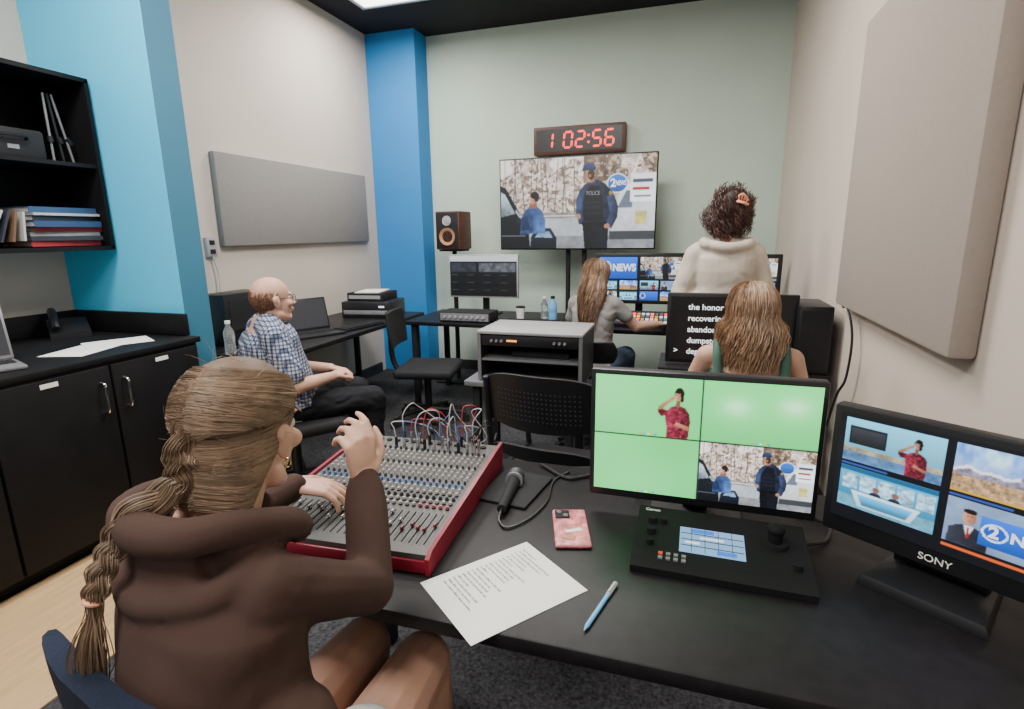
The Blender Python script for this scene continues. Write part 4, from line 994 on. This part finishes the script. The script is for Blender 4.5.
# ---- standing woman ---------------------------------------------
T=thing('person','standing woman in cream hoodie, dark curly hair clipped up','person',(.22,3.64,0),4)
hd=Mx.Translation((-.0,.03,1.525))@Mx.Rotation(rad(12),4,'Z')@Mx.Rotation(rad(-10),4,'X')
J=dict(P=(0,0,.93),N=(0,.0,1.385),Xp=(1,0,0),Xn=(1,0,0),H=hd,sR=(.155,0,1.300),sL=(-.155,0,1.300),eR=(.245,.01,1.06),eL=(-.245,.01,1.06),wR=(.13,.20,1.06),wL=(-.12,.20,1.08),
 hR=((-.7,.5,.2),(0,-.5,.5),(0,0,1),(.7,.8,.8,.9)),hL=((.7,.5,.2),(0,-.5,.5),(0,0,1),(.7,.8,.8,.9)),
 kR=(.11,.02,.50),kL=(-.11,.0,.50),aR=(.12,-.01,.09),aL=(-.12,-.01,.09),tR=(.14,.14,.035),tL=(-.14,.14,.035))
b=B();build_body(b,J);organic(b,'body',T,'skin2',.008,3);facebits(T,J['H'],'dbrown')
b=B();top_garment(b,J,False,.032,1,cut=(-.12,.95))
b.tube(cat_spline([(.06,.08,1.35),(.125,.0,1.375),(.115,-.085,1.365),(0,-.135,1.345),(-.115,-.085,1.365),(-.125,.0,1.375),(-.06,.08,1.35)],5),.036,12)
b.tube(cat_spline([(.12,-.06,1.33),(.085,-.11,1.26),(0,-.13,1.205),(-.085,-.11,1.26),(-.12,-.06,1.33)],5),.030,12);b.sph((0,-.095,1.29),(.11,.04,.08),seg=24)
b.cap((-.13,0,.88),(.13,0,.88),.10);b.cap((-.12,0,1.0),(.12,0,1.0),.115)
organic(b,'hoodie',T,'cream',.007,7,(.005,(5,5,7),2.5))
b=B();pants(b,J);organic(b,'jeans',T,'denim',.01,3);shoes(T,J,'white')
rnd=random.Random(8);M=hd;b=B();b.use('dbrown2');b.sph(M@V((0,-.025,.035)),(.092,.102,.095),rot=M.to_3x3(),seg=24).sph(M@V((.01,-.06,.085)),(.075,.065,.07)).sph(M@V((0,-.055,-.045)),(.092,.052,.075))
for i in range(2200):
    b.use('dbrown' if i%4 else 'dbrown2')
    u=rnd.uniform(-1,1);a=rnd.uniform(0,6.28);q=math.sqrt(1-u*u);bump=1+.12*math.sin(a*3+u*5)+.07*math.sin(a*5-u*7)+rnd.uniform(-.05,.14)
    wx=.125-.022*max(0,u)
    p0=V((wx*q*math.cos(a)*bump+.012*u,-.040+.098*q*math.sin(a)*bump,.012+.138*u*bump))
    if p0.y>.03:continue
    ax=rnd.uniform(0,6.28);R=rnd.uniform(.006,.018);pts=[]
    for j in range(9):
        t=ax+j*.65;pts.append(M@(p0+V((R*math.cos(t),R*.7*math.sin(t),-.007*j+R*math.sin(t)*.6+.022))))
    b.tube(pts,[.0015]*7+[.0011,.0006],3)
put(b,'hair',T,angle=70)
b=B();b.use('pink')
for s in(-1,1):
    b.tube(cat_spline([M@V((.01+s*.005,-.145,.075+s*.014)),M@V((.03,-.172,.07+s*.024)),M@V((.062,-.158,.05+s*.012))],5),.008,8)
    for j in range(4):b.cap(M@V((.012+.014*j,-.168,.07+s*.020-.004*j)),M@V((.012+.014*j,-.15,.066-.004*j)),.0045)
put(b,'hair_clip',T)
# ---- curly woman ------------------------------------------------
T=thing('person','seated woman with wavy golden brown hair and green tank top','person',(.27,2.44,0),0)
J=seated({},hipz=.52,lean=.0,headyaw=5,headpitch=-4,top=1.21,sw=.165)
J.update(eR=(.25,.10,.70),wR=(.12,.33,.76),eL=(-.25,.10,.70),wL=(-.12,.33,.76),hR=((-.3,.9,0),(0,0,-1),(-1,0,0),(.4,.4,.4,.4)),hL=((.3,.9,0),(0,0,-1),(1,0,0),(.4,.4,.4,.4)))
b=B();build_body(b,J);organic(b,'body',T,'skin',.007,3);facebits(T,J['H'],'dbrown')
b=B();torso(b,J['P'],J['N'],J['Xp'],J['Xn'],scaleprof(PF,.012,(-.12,.82)))
for s in(-1,1):b.tube(cat_spline([(s*.125,-.11,.86),(s*.130,-.075,.945),(s*.128,-.01,.985),(s*.115,.07,.955),(s*.10,.11,.87)],5),.020,8)
organic(b,'tank_top',T,'greent',.007,2)
b=B();pants(b,J);organic(b,'jeans',T,'denim',.009,3);shoes(T,J)
long_hair(T,J['H'],'curly',.26,2400,.016,1.36,42,.0012,seed=4,curl=.0075,end_in=.10,vol=.022,base='curly2',back=.015,cf=.70,hi='curly3',ry=.6)
# ---- foreground woman (world coordinates) -------------------------
T=thing('person','seated woman, dark blonde braid, brown hoodie, one hand raised','person',(-.60,.50,0),0)
wm=wmat(T)
hd=Mx.Translation((-.688,.685,1.132))@Mx.Rotation(rad(3),4,'Z')@Mx.Rotation(rad(-10),4,'X')
J=dict(P=(-.59,.49,.53),N=(-.683,.600,1.015),Xp=(1,-.1,0),Xn=(1,-.35,0),H=hd,
 sR=(-.565,.555,.945),sL=(-.800,.640,.955),eR=(-.525,.765,.815),eL=(-.95,.82,.82),wR=(-.600,.885,.965),wL=(-.865,.985,.870),
 hR=((-.12,.10,1.0),(-.85,.45,.1),(.5,.8,0),(.55,.75,.85,.95)),hL=((.75,.55,-.25),(.1,.2,-1),(-.3,.9,0),(.35,.4,.45,.5)),spR=.06,spL=.12,tcR=.9,
 kR=(-.50,.90,.545),kL=(-.66,.92,.53),aR=(-.48,.90,.09),aL=(-.69,.90,.09),tR=(-.48,1.05,.035),tL=(-.70,1.05,.035),hs=.93)
b=B();build_body(b,J);organic(b,'body',T,'skin',.004,3,world=True)
facebits(T,wm.inverted()@hd,'blonde2')
b=B();top_garment(b,J,False,.011,1,cut=(-.12,.93))
N=V(J['N']);Xx=V((1,-.35,0)).normalized();Yy=V((.35,1,0)).normalized();RR=Mx((Xx,Yy,V((0,0,1)))).transposed()
def nf(x,y,z):return N+Xx*x+Yy*y+V((0,0,z))
b.tube(cat_spline([nf(.05,.11,-.05),nf(.095,.06,.0),nf(.105,-.02,.03),nf(.08,-.08,.035),nf(0,-.105,.035),nf(-.08,-.08,.035),nf(-.105,-.02,.03),nf(-.095,.06,.0),nf(-.05,.11,-.05)],5),.028,12)
b.tube(cat_spline([nf(.130,.0,-.03),nf(.120,-.065,-.045),nf(.06,-.110,-.06),nf(-.01,-.120,-.065),nf(-.08,-.100,-.05),nf(-.120,-.05,-.03),nf(-.125,.0,-.02)],5),.027,12)
b.tube(cat_spline([nf(.110,-.05,-.08),nf(.065,-.098,-.125),nf(.0,-.115,-.15),nf(-.06,-.095,-.125),nf(-.105,-.05,-.075)],5),.026,12)
b.sph(nf(0,-.075,-.06),(.115,.045,.095),rot=RR,seg=24)
b.cap((-.49,.48,.60),(-.66,.50,.60),.105);b.cap((-.53,.51,.74),(-.67,.53,.74),.092)
organic(b,'hoodie',T,'brown',.005,8,(.0048,(4.5,4.5,6.5),2.4),world=True)
b=B();pants(b,J,.012,.44);organic(b,'shorts',T,'shorts',.007,3,(.004,(8,8,10),3),world=True)
shoes(T,J,'white',world=True)
M=hd;rnd=random.Random(11)
E1=(V((0,-.017,.040)),V((.0795,.101,.0865)));E2=(V((0,-.050,-.035)),V((.066,.060,.072)))
b=B();b.use('blonde2');b.sph(M@E1[0],E1[1][:],rot=M.to_3x3(),seg=32)
b.sph(M@E2[0],E2[1][:],rot=M.to_3x3());b.sph(M@V((0,-.045,-.075)),(.055,.05,.05))
def push(p,o):
    for c,r in(E1,E2):
        d=p-c;q=math.sqrt((d.x/r.x)**2+(d.y/r.y)**2+(d.z/r.z)**2);k=1+(.0012+o)/.085
        if q<k and q>1e-4:p=c+d*(k/q)
    return p
def hp(th,ph,o):
    return V(((.081+o)*math.sin(th)*math.sin(ph),-.017+(.1025+o)*math.sin(th)*math.cos(ph),.040+(.088+o)*math.cos(th)))
def hk():return rnd.choice(('blonde','blonde','blonde','blonde','blonde2','blonde3'))
for i in range(4200):
    b.use(hk())
    side=rnd.choice((-1,1));u=rnd.random()
    ph=rad(28+ u*150)*side
    th0=rad(62+ (38*min(1,u*2.4))+rnd.uniform(-3,3))
    tt=rad(48+u*72+rnd.uniform(-10,10));ph1=math.pi*side+rnd.uniform(-.08,.08)
    pts=[];o=rnd.uniform(0,.0025)+.0012*math.sin(u*50);wv=rnd.uniform(0,6.28)
    for j in range(11):
        s=j/10;e=s*s*(3-2*s)
        th=th0*(1-e)+tt*e+.10*math.sin(s*math.pi)*(-1 if u<.6 else 0);ph_=ph*(1-e)+ph1*e
        pts.append(M@hp(th,ph_,max(0,o)+.003*math.sin(s*math.pi)+.0005*math.sin(wv+s*7)))
    b.tube(pts,[.0005]+[.0008]*8+[.0007,.0005],3)
for i in range(2600):
    b.use(hk());s=rnd.choice((-1,1));u=rnd.random()
    p0=V((s*(.080-.020*u),.004-.060*u,.02-.120*u+rnd.uniform(-.01,.02)));p1=V((s*rnd.uniform(0,.014),-.118,-.0-.085*u+rnd.uniform(-.012,.012)))
    o=rnd.uniform(0,.0035);wv=rnd.uniform(0,6.28)
    mid=V((s*.085,-.075,(p0.z+p1.z)/2-.012))
    pts=[M@(push(p0*(1-t)**2+mid*2*t*(1-t)+p1*t*t,o+.0005*math.sin(wv+t*7))) for t in [k/10 for k in range(11)]]
    b.tube(pts,[.0005]+[.0008]*9+[.0005],3)
for i in range(90):
    b.use('blonde3');ph=rnd.uniform(-3.1,3.1);th=rad(rnd.uniform(10,120));p=hp(th,ph,.003);nrm=p.normalized();tg=V((rnd.gauss(0,1),rnd.gauss(0,1),rnd.gauss(0,.6))).normalized()*.02
    b.tube([M@p,M@(p+nrm*.003+tg*.5),M@(p+nrm*.005+tg),M@(p+nrm*.003+tg*1.6)],[.0004,.0004,.0003,.0002],3)
b.bm.transform(wm.inverted());put(b,'hair',T,angle=80)
path=cat_spline([M@V((0,-.100,.080)),M@V((-.002,-.118,.035)),M@V((-.006,-.124,-.02)),M@V((-.010,-.122,-.055)),V((-.720,.503,1.068)),V((-.734,.478,1.035)),V((-.742,.462,1.00)),V((-.750,.450,.965))],12)
b=B();n=len(path)
def frame(i):
    t=(path[min(i+1,n-1)]-path[max(i-1,0)]).normalized();x=t.cross(V((.35,-1,.1))).normalized();return t,x,x.cross(t)
for st in range(3):
    for f in range(85):
        b.use(hk())
        aa=rnd.uniform(0,6.28);rr=math.sqrt(rnd.random())*rnd.choice((1,1,1,1.15,1.5));pts=[];rs=[];jw=rnd.uniform(0,6.28)
        for i in range(n):
            t,x,y=frame(i);s=i*.25+st*2*math.pi/3
            w=.0132 if i<45 else .0132*(1-(i-45)/(n-45)*.35)
            w*=min(1,.35+i/26)
            lat=w*.80*math.sin(s);dep=w*.28*math.sin(2*s)
            q=path[i]+x*(lat+rr*w*.85*math.cos(aa))+y*(dep+rr*w*.55*math.sin(aa)+(-.006 if i<24 else 0))+x*.001*math.sin(jw+i*.25)
            pts.append(q);rs.append(.0008)
        b.tube(pts,rs,3)
b.bm.transform(wm.inverted());put(b,'braid',T,angle=80)
b=B();b.use('pink');e=path[-1];t,x,y=frame(n-1)
b.tube([e+x*.010*math.cos(a)+y*.010*math.sin(a) for a in [i*.5236 for i in range(13)]],.0035,8);b.bm.transform(wm.inverted());put(b,'hair_tie',T)
b=B()
for f in range(360):
    b.use(hk())
    o=V((rnd.gauss(0,.0035),rnd.gauss(0,.0035),0));o2=V((rnd.gauss(0,.009),rnd.gauss(0,.006),0));a=rnd.uniform(0,6)
    pts=[e+o*.8+V((0,0,.01)),e+o+V((0,0,-.015)),e+o+o2*.7+V((-.006,-.008,-.05)),e+o+o2+V((-.012+.004*math.sin(a),-.012,-.09)),e+o+o2*.6+V((-.012+.006*math.sin(a),-.012,-.09-rnd.uniform(.01,.06)))]
    b.tube(cat_spline(pts,4),.0008,3)
b.bm.transform(wm.inverted());put(b,'braid_tail',T,angle=80)
b=B();b.use('gold');p=hd@V((.083,.0,-.045));b.tube([p+V((.0,.008*math.cos(a),.008*math.sin(a))) for a in [i*.5236 for i in range(13)]],.0012,6);b.bm.transform(wm.inverted());put(b,'earring',T)
bpy.data.scenes.remove(TMP)
# ---------------------------------------------------------------- camera
cd=bpy.data.cameras.new('cam');co=bpy.data.objects.new('camera',cd);COL.objects.link(co)
cd.sensor_width=36;cd.lens=36*546/1024;cd.clip_start=.02
p,yw,r=rad(12.6),rad(17.7),rad(.77)
hh=V((-math.sin(yw),math.cos(yw),0));F=hh*math.cos(p)+V((0,0,-math.sin(p)));U0=hh*math.sin(p)+V((0,0,math.cos(p)));R0=V((math.cos(yw),math.sin(yw),0))
Rr=R0*math.cos(r)-U0*math.sin(r);Uu=R0*math.sin(r)+U0*math.cos(r)
mw=Mx((Rr,Uu,-F)).transposed().to_4x4();mw.translation=(0,0,1.45);co.matrix_world=mw
bpy.context.scene.camera=co
